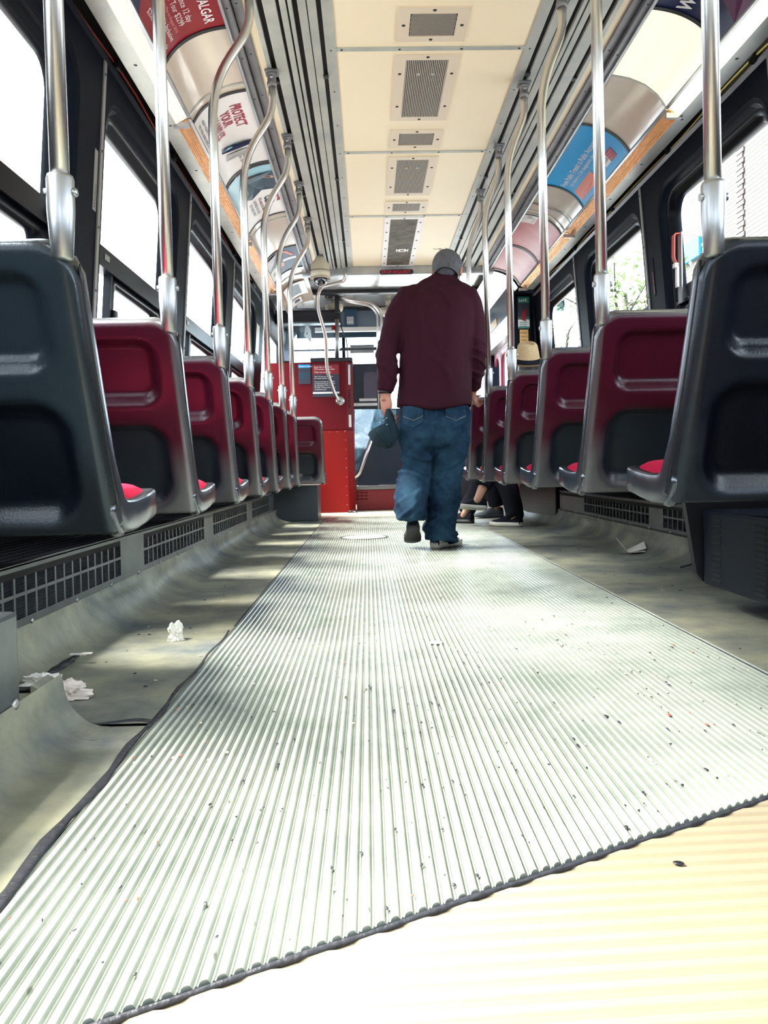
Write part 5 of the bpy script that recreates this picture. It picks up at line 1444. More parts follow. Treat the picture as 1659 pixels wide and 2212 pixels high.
skin_m = mat('skin', (0.52, 0.25, 0.17), 0.5, 0, 0.4, var=(30, 0.3, (0.42, 0.18, 0.12), 4))
skin2 = mat('skin_tan', (0.55, 0.30, 0.20), 0.5)
shirt_m = mat('maroon_check_shirt', (0.105, 0.012, 0.030), 0.85, 0, 0.2)
nt = shirt_m.node_tree; pb = nt.nodes['Principled BSDF']; tc = nt.nodes.new('ShaderNodeTexCoord'); sx = nt.nodes.new('ShaderNodeSeparateXYZ'); nt.links.new(tc.outputs['Object'], sx.inputs[0])
def stripe(sock, f, thr):
    a = nt.nodes.new('ShaderNodeMath'); a.operation = 'MULTIPLY'; a.inputs[1].default_value = f; nt.links.new(sock, a.inputs[0])
    s = nt.nodes.new('ShaderNodeMath'); s.operation = 'SINE'; nt.links.new(a.outputs[0], s.inputs[0])
    g = nt.nodes.new('ShaderNodeMath'); g.operation = 'GREATER_THAN'; g.inputs[1].default_value = thr; nt.links.new(s.outputs[0], g.inputs[0]); return g
ga, gb = stripe(sx.outputs[0], 2 * math.pi / 0.0115, 0.5), stripe(sx.outputs[2], 2 * math.pi / 0.0115, 0.5)
ad = nt.nodes.new('ShaderNodeMath'); ad.operation = 'ADD'; nt.links.new(ga.outputs[0], ad.inputs[0]); nt.links.new(gb.outputs[0], ad.inputs[1])
hf = nt.nodes.new('ShaderNodeMath'); hf.operation = 'MULTIPLY'; hf.inputs[1].default_value = 0.5; nt.links.new(ad.outputs[0], hf.inputs[0])
mx = nt.nodes.new('ShaderNodeMixRGB'); mx.inputs[1].default_value = (0.033, 0.0032, 0.0105, 1); mx.inputs[2].default_value = (0.022, 0.0026, 0.0085, 1)
nt.links.new(hf.outputs[0], mx.inputs[0]); nt.links.new(mx.outputs[0], pb.inputs['Base Color'])
denim = mat('blue_denim', (0.028, 0.076, 0.130), 0.85, 0, 0.15, var=(5.5, 0.16, (0.003, 0.012, 0.034), 6), bump=(380, 0.25))
denim_seam = mat('denim_seam', (0.035, 0.09, 0.16), 0.9)
hair_m = mat('grey_hair', (0.065, 0.065, 0.075), 0.6, 0, 0.4, var=(60, 0.2, (0.035, 0.035, 0.045), 4, (1, 1, 0.25)))
hair_dk = mat('dark_hair', (0.012, 0.012, 0.018), 0.5)
eye_m = mat('eye', (0.25, 0.22, 0.2), 0.1)
black_cl = mat('black_cloth', (0.010, 0.011, 0.018), 0.9, 0, 0.2)
navy_cl = mat('navy_cloth', (0.016, 0.026, 0.045), 0.85, 0, 0.2, bump=(400, 0.2))
shoe_nv = mat('navy_suede', (0.012, 0.022, 0.045), 0.7); sole_w = mat('white_sole', (0.72, 0.70, 0.62), 0.5); shoe_gr = mat('grey_mesh_shoe', (0.10, 0.12, 0.14), 0.8); sole_dk = mat('dark_sole', (0.02, 0.02, 0.025), 0.6)

# ---- the man walking away
YM = 4.55
A = lambda x, y, Y=YM: at(x, y, Y)
o_ = onfloor(940, 1183)
man = thing('person', 'grey-haired person in maroon check shirt and jeans walking away, cap in hand', 'person', (0.37, YM, 0))
HM = Matrix.Translation(A(966, 587, 4.66)) @ Matrix.Rotation(R(-14), 4, 'Z') @ Matrix.Rotation(R(-34), 4, 'X')
wL, wR = A(833, 850, 4.50), A(1021, 842, 4.70)
sL, sR = A(884, 647, 4.57), A(1008, 646, 4.57)
eL, eR = A(837, 762, 4.49), A(1029, 768, 4.54)
hipL, hipR = A(900, 915, 4.55), A(977, 915, 4.56)
knL, knR = A(897, 1015, 4.53), A(968, 1020, 4.58)
anL, anR = A(889, 1116, 4.45), A(953, 1146, 4.52)
heelL, toeL = A(893, 1142, 4.40), A(891, 1176, 4.60)
heelR = onfloor(938, 1186); heelR.z = 0.004; toeR = heelR + Vector((0.165, 0.235, 0))
b = bmesh.new()
head_bm(b, HM)
limb(b, [A(948, 660, 4.57), A(957, 622, 4.61), HM.translation + Vector((0, -0.01, -0.03))], [0.075, 0.060, 0.055])
loft(b, [oval(A(939, 900, 4.55), 0.15, 0.095), oval(A(940, 820, 4.53), 0.145, 0.09), oval(A(944, 730, 4.53), 0.155, 0.10), oval(A(947, 665, 4.57), 0.15, 0.09), oval(A(950, 640, 4.59), 0.10, 0.07)])
for s_, e_, w_, hp, kn, an in ((sL, eL, wL, hipL, knL, anL), (sR, eR, wR, hipR, knR, anR)):
    limb(b, [A(947, 665, 4.57), s_, (s_ + e_) / 2, e_, (e_ + w_) / 2, w_], [0.055, 0.052, 0.046, 0.040, 0.038, 0.027])
    limb(b, [A(939, 890, 4.55), hp, (hp + kn) / 2, kn, (kn + an) / 2, an], [0.085, 0.080, 0.070, 0.055, 0.050, 0.036])
    limb(b, [an, an + Vector((0, 0.03, -0.03))], [0.034, 0.026])
hand(b, wL, (0.05, 0.06, -1), (0.75, 0.55, 0.0), -1, (0.30, 0.38, 0.42, 0.45), 1.22, 0.5)
hand(b, wR, (0.10, 0.75, -0.45), (0.9, 0.0, -0.2), 1, (0.55, 0.6, 0.65, 0.7), 1.0, 0.4)
bb = remeshed(b, 0.0055, 2)
body = obj('body', local(man, bb), skin_m, man, fix=False)
face_bits(man, HM, eye_m, body)
# hair: grey fringe round the back, thin on the crown
b = bmesh.new(); t = bmesh.new(); bmesh.ops.create_uvsphere(t, u_segments=72, v_segments=48, radius=1)
for v in t.verts:
    c = v.co.copy()
    p = Vector((c.x * 0.082, c.y * 0.101 - 0.011, c.z * 0.094 + 0.028))
    bald = sstep(0.62, 0.40, (Vector((c.x, c.y + 0.02, 0)).length)) if c.z > 0.5 else 0
    strand = noise.noise(Vector((math.atan2(c.x, -c.y) * 14, c.z * 2.0, 3))) * 0.0050 + noise.noise(Vector((math.atan2(c.x, -c.y) * 40, c.z * 3, 8))) * 0.0022
    g = 1.0 - 0.14 * bald
    if c.y > 0.30 + 0.35 * max(0, c.z): g = 0.80       # bare face
    if c.z < -0.75: g = min(g, 0.85)
    v.co = HM @ (Vector((p.x * g, p.y * g, p.z * g)) + c * strand * (1 - bald))
for f in t.faces: f.smooth = True
merge(b, t)
# nape
ell(b, HM @ Vector((0, -0.046, -0.030)), (0.064, 0.048, 0.062), HM.to_3x3().to_4x4(), 0, 30, 20)
hair = obj('hair', local(man, b), hair_m, man)
b = bmesh.new(); rnd = random.Random(11)
for k in range(1900):
    az = rnd.uniform(-2.0, 2.0); el = rnd.uniform(-1.25, 0.80); ln = rnd.uniform(0.30, 0.75); pts = []; sw = rnd.uniform(-0.16, 0.16)
    for q in range(6):
        e2 = el - ln * q / 5; rr = 1.005 + 0.05 * (q / 5) ** 2 * rnd.uniform(0.2, 1.3); a2 = az + sw * q / 5 + 0.03 * math.sin(q * 1.3 + k)
        ce = math.cos(e2) if e2 > 0 else max(0.86, math.cos(e2))
        c = Vector((math.sin(a2) * ce, -math.cos(a2) * ce, math.sin(e2)))
        pts.append(HM @ Vector((c.x * 0.084 * rr, c.y * 0.103 * rr - 0.011, c.z * 0.096 * rr + 0.028)))
    tube(b, pts, [0.0016, 0.0017, 0.0016, 0.0013, 0.0009, 0.0004], 4)
for k in range(14):
    az = rnd.uniform(-0.8, 0.8); pts = [HM @ Vector((0.03 * az, -0.03 + 0.03 * az, 0.118)), HM @ Vector((0.04 * az - 0.02, -0.05, 0.128 + 0.008 * rnd.random())), HM @ Vector((0.05 * az - 0.05, -0.06, 0.130 + 0.010 * rnd.random()))]
    tube(b, pts, 0.0006, 4)
o = obj('hair_strands', local(man, b), mat('silver_hair', (0.17, 0.17, 0.185), 0.5), hair); o['kind'] = 'stuff'
# shirt
b = bmesh.new()
ringsS = [oval(A(938, 884, 4.55), 0.216, 0.163), oval(A(938, 866, 4.55), 0.215, 0.160), oval(A(939, 830, 4.545), 0.210, 0.145), oval(A(941, 780, 4.535), 0.205, 0.140), oval(A(944, 730, 4.53), 0.206, 0.137), oval(A(946, 690, 4.54), 0.208, 0.135),
          oval(A(947, 655, 4.56), 0.208, 0.125), oval(A(947, 634, 4.58), 0.198, 0.112, tilt=0.01), oval(A(948, 621, 4.60), 0.172, 0.098, tilt=0.015), oval(A(952, 611, 4.615), 0.130, 0.084, tilt=0.015), oval(A(955, 603, 4.625), 0.092, 0.074, tilt=0.012), oval(A(957, 597, 4.63), 0.072, 0.066, tilt=0.010)]
loft(b, ringsS)
limb(b, [A(925, 650, 4.575), sL, A(852, 712, 4.53), eL, A(836, 812, 4.49), A(832, 846, 4.495)], [0.085, 0.079, 0.068, 0.060, 0.056, 0.046], 20)
limb(b, [A(970, 650, 4.575), sR, A(1024, 712, 4.55), eR, A(1026, 808, 4.62), A(1021, 838, 4.69)], [0.085, 0.079, 0.066, 0.058, 0.050, 0.042], 20)
bb = remeshed(b, 0.0085, 9)


def shirt_w(p):
    q = Vector((p.x * 9, p.y * 9, p.z * 3.2)); w_ = 0.011 * noise.noise(q + Vector((3, 1, 7))) + 0.006 * noise.noise(q * 2.1)
    sl = 1.0 if (p.x < 0.185 or p.x > 0.60) else 0.0
    el = math.exp(-((p.z - 1.03) / 0.16) ** 2) * sl
    w_ += el * 0.011 * (rid(Vector((p.x * 8 + p.z * 5, p.y * 6, p.z * 12))) - 0.35)
    w_ += 0.008 * rid(Vector((p.x * 6, p.y * 6, p.z * 2.2 + 3)))
    w_ += 0.004 * sstep(0.95, 0.85, p.z) * math.sin(p.x * 42)
    return w_ * (0.25 + 0.75 * sstep(0.86, 1.0, p.z))


wrinkle(bb, shirt_w)
hz_ = A(938, 884, 4.555).z
for v in bb.verts: v.co.z -= (0.030 * math.exp(-((v.co.x - 0.385) / 0.13) ** 2) - 0.018) * sstep(hz_ + 0.07, hz_, v.co.z) * sstep(0.15, 0.19, v.co.x) * sstep(0.61, 0.57, v.co.x)
# leave the hem and the cuffs open
shirt = obj('shirt', local(man, bb), shirt_m, man, fix=False)
b = bmesh.new(); lathe(b, [(0.068, 0.0), (0.072, 0.004), (0.066, 0.030), (0.062, 0.032)], 30, Matrix.Translation(A(958, 604, 4.635)) @ Matrix.Rotation(R(-14), 4, 'X')); obj('collar', local(man, b), shirt_m, shirt)
b = bmesh.new(); M = Matrix.Translation(A(832, 846, 4.495)); lathe(b, [(0.035, -0.012), (0.039, -0.010), (0.039, 0.010), (0.035, 0.012)], 24, M); obj('wristband', local(man, b), black, man)
b = bmesh.new(); M = Matrix.Translation(A(833, 828, 4.495)) @ Matrix.Rotation(R(4), 4, 'Y'); lathe(b, [(0.046, -0.03), (0.0475, -0.028), (0.049, 0.02), (0.046, 0.024)], 24, M); cf = obj('cuff', local(man, b), shirt_m, shirt)
b = bmesh.new(); p = A(842, 822, 4.448); ell(b, p, (0.005, 0.003, 0.005)); obj('button', local(man, b), T_RED, cf)
# jeans
b = bmesh.new()
loft(b, [oval(A(939, 858, 4.555), 0.185, 0.112), oval(A(939, 885, 4.555), 0.200, 0.130), oval(A(939, 915, 4.55), 0.206, 0.142), oval(A(938, 948, 4.55), 0.200, 0.125), oval(A(937, 966, 4.55), 0.150, 0.09)])
limb(b, [A(904, 905, 4.55), A(898, 940, 4.55), A(899, 1005, 4.53), A(890, 1065, 4.48), A(888, 1105, 4.45), A(887, 1124, 4.445)], [0.107, 0.102, 0.088, 0.094, 0.092, 0.082], 22)
limb(b, [A(970, 905, 4.555), A(975, 940, 4.56), A(967, 1010, 4.58), A(958, 1080, 4.55), A(954, 1130, 4.53), A(952, 1168, 4.525)], [0.114, 0.110, 0.092, 0.092, 0.092, 0.092], 22)
bb = remeshed(b, 0.0085, 4)


def jean_w(p):
    w_ = 0.011 * noise.noise(Vector((p.x * 8, p.y * 8, p.z * 6)))
    lk = math.exp(-((p.z - 0.50) / 0.09) ** 2) * (1.0 if p.x < 0.37 else 0.35)
    lo = sstep(0.42, 0.06, p.z)
    side_ = 1 if p.x < 0.38 else -1
    w_ += (0.024 * lk) * (rid(Vector((p.x * 5, p.y * 4, p.z * 13 + side_ * p.x * 7))) - 0.35)
    w_ += 0.010 * rid(Vector((p.x * 4 + p.z * 3, p.y * 4, p.z * 5 - p.x * 6 * side_)))
    w_ += 0.022 * lo * (rid(Vector((p.x * 6 + 4, p.y * 5, p.z * 11 - side_ * p.x * 6))) - 0.35)
    return w_


wrinkle(bb, jean_w)
jeans = obj('jeans', local(man, bb), denim, man, fix=False)
for cx_, dx in ((893, -1), (985, 1)):       # back pockets
    b = bmesh.new(); Y0 = 4.398
    pts = [(cx_ - 23, 878), (cx_ + 20, 876), (cx_ + 21, 912), (cx_ - 1, 924), (cx_ - 22, 915)]
    w_ = [A(x, y, Y0 + 0.022 * abs(x - 939) / 50 + (0.012 if y > 900 else 0.012)) for x, y in pts]
    loft(b, [w_, [p + Vector((0, -0.008, 0)) for p in w_]], 0, True, True, False)
    pk = obj('back_pocket', local(man, b), denim, jeans)
    b = bmesh.new(); tube(b, [w_[4] + Vector((0, -0.009, 0.04)), (w_[4] + w_[2]) / 2 + Vector((0, -0.010, 0.012)), w_[2] + Vector((0, -0.009, 0.035))], 0.0013, 5); obj('stitching', local(man, b), strip_m, pk)
shoe(man, heelL, toeL, (0, 1.0, 0.95), shoe_nv, sole_dk, sole_w, 1.0)
shoe(man, heelR, toeR, (0, 0, 1), shoe_nv, sole_w, sole_w, 1.0)

# cap in his left hand
cp = A(826, 928, 4.47)
cap = thing('baseball_cap', 'dark blue baseball cap held by its peak in the left hand of the walking man', 'cap', (cp.x, cp.y, cp.z - 0.08))
MC = Matrix.Translation(cp) @ Matrix.Rotation(R(-22), 4, 'Y') @ Matrix.Rotation(R(180 - 12), 4, 'X')
b = bmesh.new()
grid(b, lambda u, v: MC @ (Vector((0.084 * math.cos(2 * math.pi * u) * math.cos(v * math.pi / 2), 0.095 * math.sin(2 * math.pi * u) * math.cos(v * math.pi / 2), 0.115 * math.sin(v * math.pi / 2) - 0.005)) * (1 + 0.05 * noise.noise(Vector((6 * math.cos(2 * math.pi * u), 6 * math.sin(2 * math.pi * u), v * 4))))), 36, 14)
bmesh.ops.remove_doubles(b, verts=b.verts, dist=1e-5)
capm = mat('cap_cloth', (0.014, 0.032, 0.045), 0.9, 0, 0.2, bump=(400, 0.3))
crown = obj('crown', local(cap, b), capm, cap)
b = bmesh.new()
for k in range(6):
    a = k * math.pi / 3
    tube(b, [MC @ Vector((0.085 * math.cos(a) * math.cos(v), 0.096 * math.sin(a) * math.cos(v), 0.116 * math.sin(v) - 0.005)) for v in (0, 0.4, 0.8, 1.2, 1.5)], 0.0016, 5)
obj('seam', local(cap, b), black_cl, crown)
b = bmesh.new()
PK = [(833, 884, 4.44), (843, 882, 4.455), (851, 898, 4.46), (857, 922, 4.455), (854, 940, 4.44), (845, 950, 4.42), (836, 945, 4.41), (830, 925, 4.41), (829, 902, 4.42)]
w_ = [A(*q) for q in PK]; ctr = sum(w_, Vector()) / len(w_) + Vector((0.0, -0.018, 0))
f0 = [q + Vector((0, 0, 0)) for q in w_]; f1 = [q.lerp(ctr, 0.5) + Vector((0, -0.006, 0)) for q in w_]
for off in (0.0, 0.005):
    o3 = Vector((0.002, off, 0)); loft(b, [[q + o3 for q in f0], [q + o3 for q in f1], [q.lerp(ctr, 0.9) + o3 for q in f1]], 0, True)
obj('peak', local(cap, b), capm, cap)
b = bmesh.new(); tube(b, [q + Vector((0, -0.001, 0)) for q in w_[1:5]], 0.0018, 5); obj('peak_edge', local(cap, b), T_GREY, cap)
b = bmesh.new(); p = A(826, 918, 4.385)
for k in range(9): tube(b, [p + Vector((0.02 * math.sin(k * 2.1), -0.003, 0.012 * k - 0.05)), p + Vector((0.02 * math.sin(k * 2.1) + 0.012, -0.004, 0.012 * k - 0.044))], 0.0016, 5)
obj('embroidery', local(cap, b), T_GREY, cap)


# ---- side bench and the seated passengers
t = thing('side_bench', 'dark sideways bench under the seated passengers, mostly hidden by the right row', 'bench', (1.40, 6.75, 0))
b = bmesh.new(); bx(b, 1.17, 1.66, 6.02, 7.70, 0.36, 0.45, 0, 0.02); obj('seat', local(t, b), slate, t)
b = bmesh.new(); bx(b, 1.58, 1.67, 6.02, 7.70, 0.40, 0.90, 0, 0.02); obj('backrest', local(t, b), maroon, t)
b = bmesh.new(); bx(b, 1.45, 1.62, 6.15, 7.60, 0.0, 0.36, 0, 0.01); obj('base', local(t, b), navy, t)


def sitter(label, y, hx, hz, fy1, foot1, foot2, kn1, kn2, top_m, leg_m, cut_, sh1, sl1, sh2, sl2, hat):
    r = thing('person', label, 'person', (1.30, y, 0.45))
    HMs = Matrix.Translation((hx, y, hz)) @ Matrix.Rotation(R(28), 4, 'Z')
    pel = Vector((1.40, y, 0.585)); ch = Vector((1.34, y, 0.88)); nk = Vector((hx + 0.04, y, hz - 0.10))
    b = bmesh.new(); head_bm(b, HMs)
    limb(b, [ch + Vector((0, 0, 0.08)), nk, HMs.translation + Vector((0.01, 0, -0.03))], [0.07, 0.055, 0.052])
    limb(b, [pel, (pel + ch) / 2, ch, ch + Vector((0, 0, 0.06))], [0.125, 0.115, 0.125, 0.09])
    arms = []
    for s in (-1, 1):
        sh_ = ch + Vector((0, s * 0.165, 0.03)); el_ = Vector((1.24, y + s * 0.20, 0.70)); wr = Vector((1.06, y + s * 0.10, 0.64)); arms.append((sh_, el_, wr))
        limb(b, [ch, sh_, el_, wr], [0.06, 0.05, 0.04, 0.027]); hand(b, wr, (-1, -s * 0.2, -0.15), (0, 0, -1), s, (0.3,) * 4, 0.95)
    hips = []
    for s, kn, ft in ((-1, kn1, foot1), (1, kn2, foot2)):
        hp = pel + Vector((-0.02, s * 0.085, 0)); fd = (Vector(ft[1]) - Vector(ft[0])).normalized(); an = Vector(ft[0]) + fd * 0.06 + Vector((0, 0, 0.10)); hips.append((hp, Vector(kn), an))
        limb(b, [pel, hp, Vector(kn), (Vector(kn) + an) / 2 + Vector((0.02, 0, 0)), an, an + fd * 0.03 + Vector((0, 0, -0.045))], [0.10, 0.085, 0.056, 0.048, 0.031, 0.026])
    bd = obj('body', local(r, remeshed(b, 0.007, 2)), skin2, r, fix=False); face_bits(r, HMs, eye_m, bd)
    b = bmesh.new(); limb(b, [pel + Vector((0, 0, -0.02)), (pel + ch) / 2, ch, ch + Vector((0, 0, 0.07)), nk + Vector((0, 0, 0))], [0.145, 0.140, 0.150, 0.11, 0.066], 20)
    for sh_, el_, wr in arms: limb(b, [ch, sh_, el_, wr.lerp(el_, 0.25)], [0.08, 0.072, 0.056, 0.044])
    bb = remeshed(b, 0.012, 3); wrinkle(bb, lambda p: 0.006 * noise.noise(p * 9)); obj('top', local(r, bb), top_m, r, fix=False)
    b = bmesh.new()
    for (hp, kn, an), cut in zip(hips, cut_):
        e = kn.lerp(an, cut); limb(b, [pel, hp, kn, kn.lerp(an, cut * 0.5) + Vector((0.02, 0, 0)), e], [0.125, 0.105, 0.080, 0.076, 0.070], 18)
    bb = remeshed(b, 0.011, 3); wrinkle(bb, lambda p: 0.007 * noise.noise(p * 10)); obj('trousers', local(r, bb), leg_m, r, fix=False)
    b = bmesh.new(); ell(b, HMs @ Vector((0, -0.022, 0.022)), (0.084, 0.088, 0.094), HMs.to_3x3().to_4x4()); ell(b, HMs @ Vector((0, -0.065, -0.05)), (0.066, 0.035, 0.05), HMs.to_3x3().to_4x4()); obj('hair', local(r, b), hair_dk, r)
    shoe(r, foot1[0], foot1[1], foot1[2], sh1, sl1, None, 0.98); shoe(r, foot2[0], foot2[1], foot2[2], sh2, sl2, None, 0.98)
    return r, HMs


f1h, f1t = onfloor(1127, 1138), onfloor(1060, 1136); f1h.z = f1t.z = 0.002; d = (f1t - f1h).normalized() * 0.27; f1t = f1h + d
f2h = at(1050, 1102, 6.18); f2t = at(983, 1098, 6.12)
hpx = at(1139, 793, 6.35)
sit, HMs = sitter('person in straw hat and dark clothes seated sideways beyond the right row', 6.35, hpx.x, hpx.z - 0.045, 0, (f1h, f1t, (0, 0, 1)), (f2h, f2t, (0, 0.15, 1)), (1.02, 6.28, 0.50), (1.00, 6.33, 0.60), navy_cl, black_cl, (1.08, 0.80), black_cl, sole_w, black_cl, sole_w, True)
# straw hat
hb = at(1139, 784, 6.35)
hat = thing('straw_hat', 'straw trilby with a black band on the head of the seated passenger', 'hat', hb)
MH = Matrix.Translation(hb) @ Matrix.Rotation(R(-3), 4, 'Y') @ Matrix.Rotation(R(20), 4, 'X') @ Matrix.Rotation(R(28), 4, 'Z')
straw = mat('straw', (0.72, 0.55, 0.32), 0.8, 0, 0.3, var=(90, 0.25, (0.45, 0.32, 0.17), 3, (1, 1, 3)), bump=(160, 0.5, (1, 1, 3)))
b = bmesh.new()


def crown_f(u, v):
    a = 2 * math.pi * u; rx, ry = 0.095, 0.112
    if v < 0.55: f = v / 0.55; k = 1.0 - 0.20 * f ** 1.5; z = 0.125 * f
    else:
        f = (v - 0.55) / 0.45; k = 0.80 * math.cos(f * math.pi / 2) ** 0.75; z = 0.125 + 0.050 * math.sin(f * math.pi / 2)
    x, y = rx * k * math.cos(a), ry * k * math.sin(a)
    if v > 0.3: z -= 0.040 * math.exp(-(x / 0.026) ** 2 - (y / 0.06) ** 2) * sstep(0.5, 0.9, v); x *= 1 - 0.20 * sstep(0.25, 0.6, v) * max(0, math.sin(a)) ** 2
    return MH @ Vector((x, y, z))


grid(b, crown_f, 40, 22); bmesh.ops.remove_doubles(b, verts=b.verts, dist=1e-4); obj('crown', local(hat, b), straw, hat)
b = bmesh.new()


def brim_f(u, v, o=0.0):
    a = 2 * math.pi * u; k = 1.0 + 0.46 * v; z = -0.004 + 0.020 * v ** 2 * (1 - 1.9 * max(0, math.sin(a))) + o
    return MH @ Vector((0.095 * k * math.cos(a), 0.112 * k * math.sin(a), z))


grid(b, lambda u, v: brim_f(u, v), 40, 6); grid(b, lambda u, v: brim_f(u, v, -0.003), 40, 6, 0, True); obj('brim', local(hat, b), straw, hat)
b = bmesh.new(); grid(b, lambda u, v: MH @ Vector((0.0965 * (1 - 0.05 * v) * math.cos(2 * math.pi * u), 0.1135 * (1 - 0.05 * v) * math.sin(2 * math.pi * u), 0.002 + 0.040 * v)), 40, 1); obj('band', local(hat, b), black_cl, hat)

g1h, g1t = onfloor(1086, 1117), onfloor(1036, 1119); g1h.z = g1t.z = 0.002; g1t = g1h + (g1t - g1h).normalized() * 0.27
g2h, g2t = onfloor(1022, 1131), onfloor(985, 1130); g2h.z = g2t.z = 0.002; g2t = g2h + (g2t - g2h).normalized() * 0.26
sitter('person in black seated beyond the straw hat, grey and black shoes showing', 7.05, 1.40, 1.13, 0, (g2h, g2t, (0, 0, 1)), (g1h, g1t, (0, 0, 1)), (1.02, 6.75, 0.50), (1.04, 7.1, 0.50), black_cl, black_cl, (1.0, 1.0), black_cl, sole_dk, shoe_gr, shoe_gr, False)

# ================================================================== the street outside
brick_far = bpy.data.materials.new('far_brick'); brick_far.use_nodes = True; nt = brick_far.node_tree; pb = nt.nodes['Principled BSDF']; pb.inputs['Roughness'].default_value = 0.9
tc = nt.nodes.new('ShaderNodeTexCoord'); mp = nt.nodes.new('ShaderNodeMapping'); mp.inputs['Rotation'].default_value = (R(90), 0, R(90)); nt.links.new(tc.outputs['Object'], mp.inputs[0])
br = nt.nodes.new('ShaderNodeTexBrick'); br.inputs['Scale'].default_value = 1.0; br.inputs['Brick Width'].default_value = 0.9; br.inputs['Row Height'].default_value = 0.11; br.inputs['Mortar Size'].default_value = 0.012
br.inputs['Color1'].default_value = (0.046, 0.044, 0.040, 1); br.inputs['Color2'].default_value = (0.062, 0.058, 0.052, 1); br.inputs['Mortar'].default_value = (0.008, 0.008, 0.008, 1)
sp3 = nt.nodes.new('ShaderNodeSeparateXYZ'); nt.links.new(tc.outputs['Object'], sp3.inputs[0]); cb3 = nt.nodes.new('ShaderNodeCombineXYZ'); nt.links.new(sp3.outputs[1], cb3.inputs[0]); nt.links.new(sp3.outputs[2], cb3.inputs[1])
nt.links.new(cb3.outputs[0], br.inputs['Vector']); nt.links.new(br.outputs[0], pb.inputs['Base Color'])
pale = mat('pale_render', (0.80, 0.80, 0.78), 0.9); dkbrick = mat('dark_brick', (0.022, 0.020, 0.022), 0.9, var=(3, 0.3, (0.045, 0.03, 0.03), 3)); asphalt = mat('asphalt', (0.28, 0.28, 0.29), 0.9)
leaf_m = mat('leaf_green', (0.19, 0.27, 0.11), 0.7, var=(3, 0.3, (0.09, 0.14, 0.055), 3)); bark = mat('bark', (0.03, 0.028, 0.025), 0.9)
g = struct('street', 'street around the car'); b = bmesh.new(); bx(b, -40, 40, -30, 70, -0.95, -0.85); obj('road', b, asphalt, g)
XB = 9.5
def atx(px, py, X):
    d = c_f * FPX + c_r * (px - IMG_W / 2 - SHX) - c_u * (py - IMG_H / 2 - SHY); return d * (X / d.x) + EYE
t = thing('brick_building', 'pale sunlit brick building with dark quoins outside the near right window', 'building', (XB, 22, -0.85))
ytop = atx(1659, 330, XB)
q1, q2 = atx(1601, 400, XB), atx(1524, 400, XB)
b = bmesh.new(); bx(b, XB, XB + 6, q1.y - 8.0, q2.y + 2.5, -0.85, 16.0); obj('wall', local(t, b), brick_far, t)
b0 = None
for qq, n in ((q1, 52), (q2, 52)):
    for k in range(n):
        z = 2.2 + k * 0.130
        if b0 is None:
            b = bmesh.new(); box(b, (0, 0, 0), (0.05, 0.36, 0.118), 0, 0.008, seg=1); b0 = obj('brick', b, dkbrick, t); o = b0
        else: o = link_copy(b0, t)
        o.location = (XB - 0.02 - t.location.x, qq.y - t.location.y + (0.03 if k % 2 else -0.03), z - t.location.z)
b = bmesh.new(); prism(b, [(q1.y - 8, 16.0), (q1.y - 8, 16.3), (q2.y + 2.5, 16.3), (q2.y + 2.5, 16.0)], Matrix(((0, 0, 1, XB - 0.4), (1, 0, 0, 0), (0, 1, 0, 0), (0, 0, 0, 1))), 6.5); obj('cornice', local(t, b), pale, t)
t = thing('pale_building', 'pale rendered building beyond the trees on the right of the street', 'building', (14, 36, -0.85))
b = bmesh.new(); bx(b, 14, 20, 26, 60, -0.85, 6); obj('wall', local(t, b), pale, t)
b = bmesh.new()
for k in range(7): bx(b, 13.95, 14.0, 28 + k * 4, 29.6 + k * 4, 2.0, 4.2)
obj('window', local(t, b), T_GREY, t)
# cyan shop sign
t = thing('cyan_sign', 'bright cyan shop sign with white letters outside the near right window', 'sign', atx(1490, 560, 9.44))
b = bmesh.new(); a, c = atx(1512, 535, 9.44), atx(1450, 560, 9.44)
y0, y1 = a.y, c.y; zt_, zb_ = at(1455, 553, y1).z, at(1455, 590, y1).z
bx(b, 9.40, 9.49, y0, y1, zb_, zt_); obj('board', local(t, b), mat('sign_cyan', (0.0, 0.16, 0.22), 0.5), t)
b = bmesh.new(); text_bm(b, 'mil', (zt_ - zb_) * 1.0, lambda x, y: Vector((9.38, y1 - 0.15 - x * 1.0, zb_ + 0.1 + y)), 0, 0.03); obj('lettering', local(t, b), T_WHITE, t)


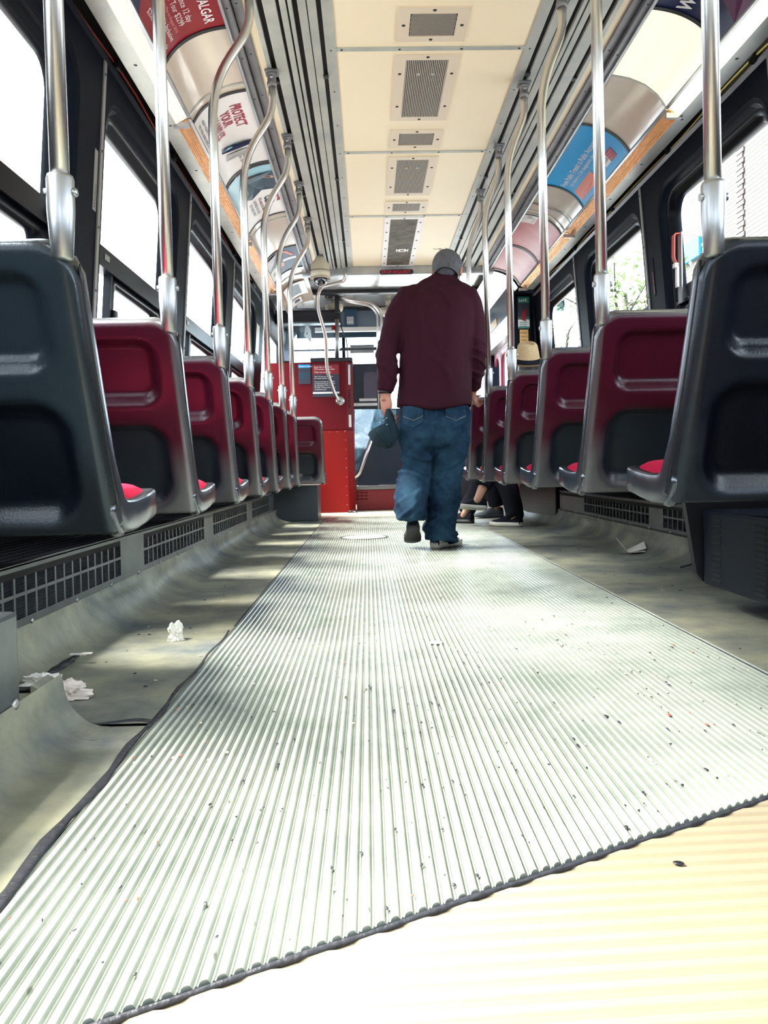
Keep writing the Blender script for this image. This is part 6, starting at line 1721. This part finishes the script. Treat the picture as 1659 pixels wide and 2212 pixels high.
def tree(x, y, h, r, n, label, seed, dens=1.0):
    t = thing('street_tree', label, 'tree', (x, y, -0.85), 'trees on the right of the street')
    rnd = random.Random(seed); b = bmesh.new(); top = Vector((x, y, h * 0.62))
    tube(b, [Vector((x, y, -0.85)), Vector((x + 0.1, y, h * 0.25)), top], [0.16, 0.12, 0.06], 8); obj('trunk', local(t, b), bark, t)
    b = bmesh.new(); tips = []
    for k in range(16):
        a = rnd.uniform(0, 6.28); e = rnd.uniform(-0.1, 1.2); s = top + Vector((0, 0, -rnd.uniform(0, h * 0.3))); L = r * rnd.uniform(0.6, 1.0)
        p1 = s + Vector((math.cos(a) * math.cos(e), math.sin(a) * math.cos(e), math.sin(e))) * L * 0.5; p2 = p1 + Vector((math.cos(a + 0.4), math.sin(a + 0.4), math.sin(e) * 0.8)) * L * 0.5
        tube(b, [s, p1, p2], [0.05, 0.03, 0.012], 5); tips += [p1, p2, (p1 + p2) / 2]
    obj('branch', local(t, b), bark, t)
    b = bmesh.new()
    for k in range(n):
        c = rnd.choice(tips) + Vector((rnd.gauss(0, r * 0.16), rnd.gauss(0, r * 0.16), rnd.gauss(0, r * 0.14))); s = rnd.uniform(0.05, 0.11)
        M = Matrix.Translation(c) @ Matrix.Rotation(rnd.uniform(0, 6.28), 4, 'Z') @ Matrix.Rotation(rnd.uniform(-1, 1), 4, 'X')
        b.faces.new([b.verts.new(M @ Vector(v)) for v in ((0, -s, 0), (s * 0.45, 0, 0.01), (0, s, 0), (-s * 0.45, 0, 0.01))])
    o = obj('foliage', local(t, b), leaf_m, t, fix=False); o['kind'] = 'stuff'
    return t


for (px, Y, h, r, n, lab, sd) in ((1350, 17, 6.6, 2.0, 1700, 'young street tree seen through the second right-hand window', 3), (1220, 27, 6.5, 2.3, 1400, 'slender street tree seen through the third right-hand window', 5), (1640, 13.5, 10.5, 1.0, 500, 'leafy tree at the upper edge of the near right window', 9)):
    p = at(px, 700, Y); tree(p.x if px < 1600 else 7.9, Y, h, r, n, lab, sd)
for k, (z, x) in enumerate(((at(1209, 640, 20).z + 1.40, at(1209, 640, 20).x), (8.6, 6.3), (9.5, 7.5))):
    b = bmesh.new(); tube(b, [Vector((x, 5 + q * 5, z - 0.25 * math.sin(math.pi * q / 10))) for q in range(11)], 0.014, 5)
    tag(obj('overhead_wire', b, black), ['lowest thin black wire along the street on the right', 'middle thin black wire along the street on the right', 'highest thin black wire along the street on the right'][k], 'wire')
t = thing('traffic_light', 'small dark hanging traffic signal outside the third right-hand window', 'signal', at(1209, 650, 20))
p = at(1209, 640, 20); b = bmesh.new(); box(b, p, (0.22, 0.18, 0.75), 0, 0.02); obj('housing', local(t, b), mat('signal_green', (0.02, 0.06, 0.05), 0.5), t)
b = bmesh.new()
for k in range(3): lathe(b, [(0.08, -0.05), (0.085, 0.06)], 12, Matrix.Translation(p + Vector((0, -0.1, 0.22 - 0.22 * k))) @ Matrix.Rotation(R(90), 4, 'X'), 0, False)
obj('visor', local(t, b), black, t)
b = bmesh.new(); tube(b, [p + Vector((0, 0, 0.37)), p + Vector((0, 0, 1.15))], 0.02, 6); obj('hanger', local(t, b), black, t)
# left of the street: a long pale front, lit by the sky
t = thing('pale_street_front', 'long pale building front outside the left-hand windows, all but white in the glare', 'building', (-12, 10, -0.85))
b = bmesh.new(); bx(b, -18, -12, -12, 40, -0.85, 7.2); obj('wall', local(t, b), mat('white_render', (0.88, 0.88, 0.86), 0.9), t)
b = bmesh.new()
for z in (3.6, 5.4, 7.0): bx(b, -12.08, -12.0, -12, 40, z, z + 0.10)
obj('cornice', local(t, b), mat('pale_blue_band', (0.50, 0.60, 0.62), 0.9), t)
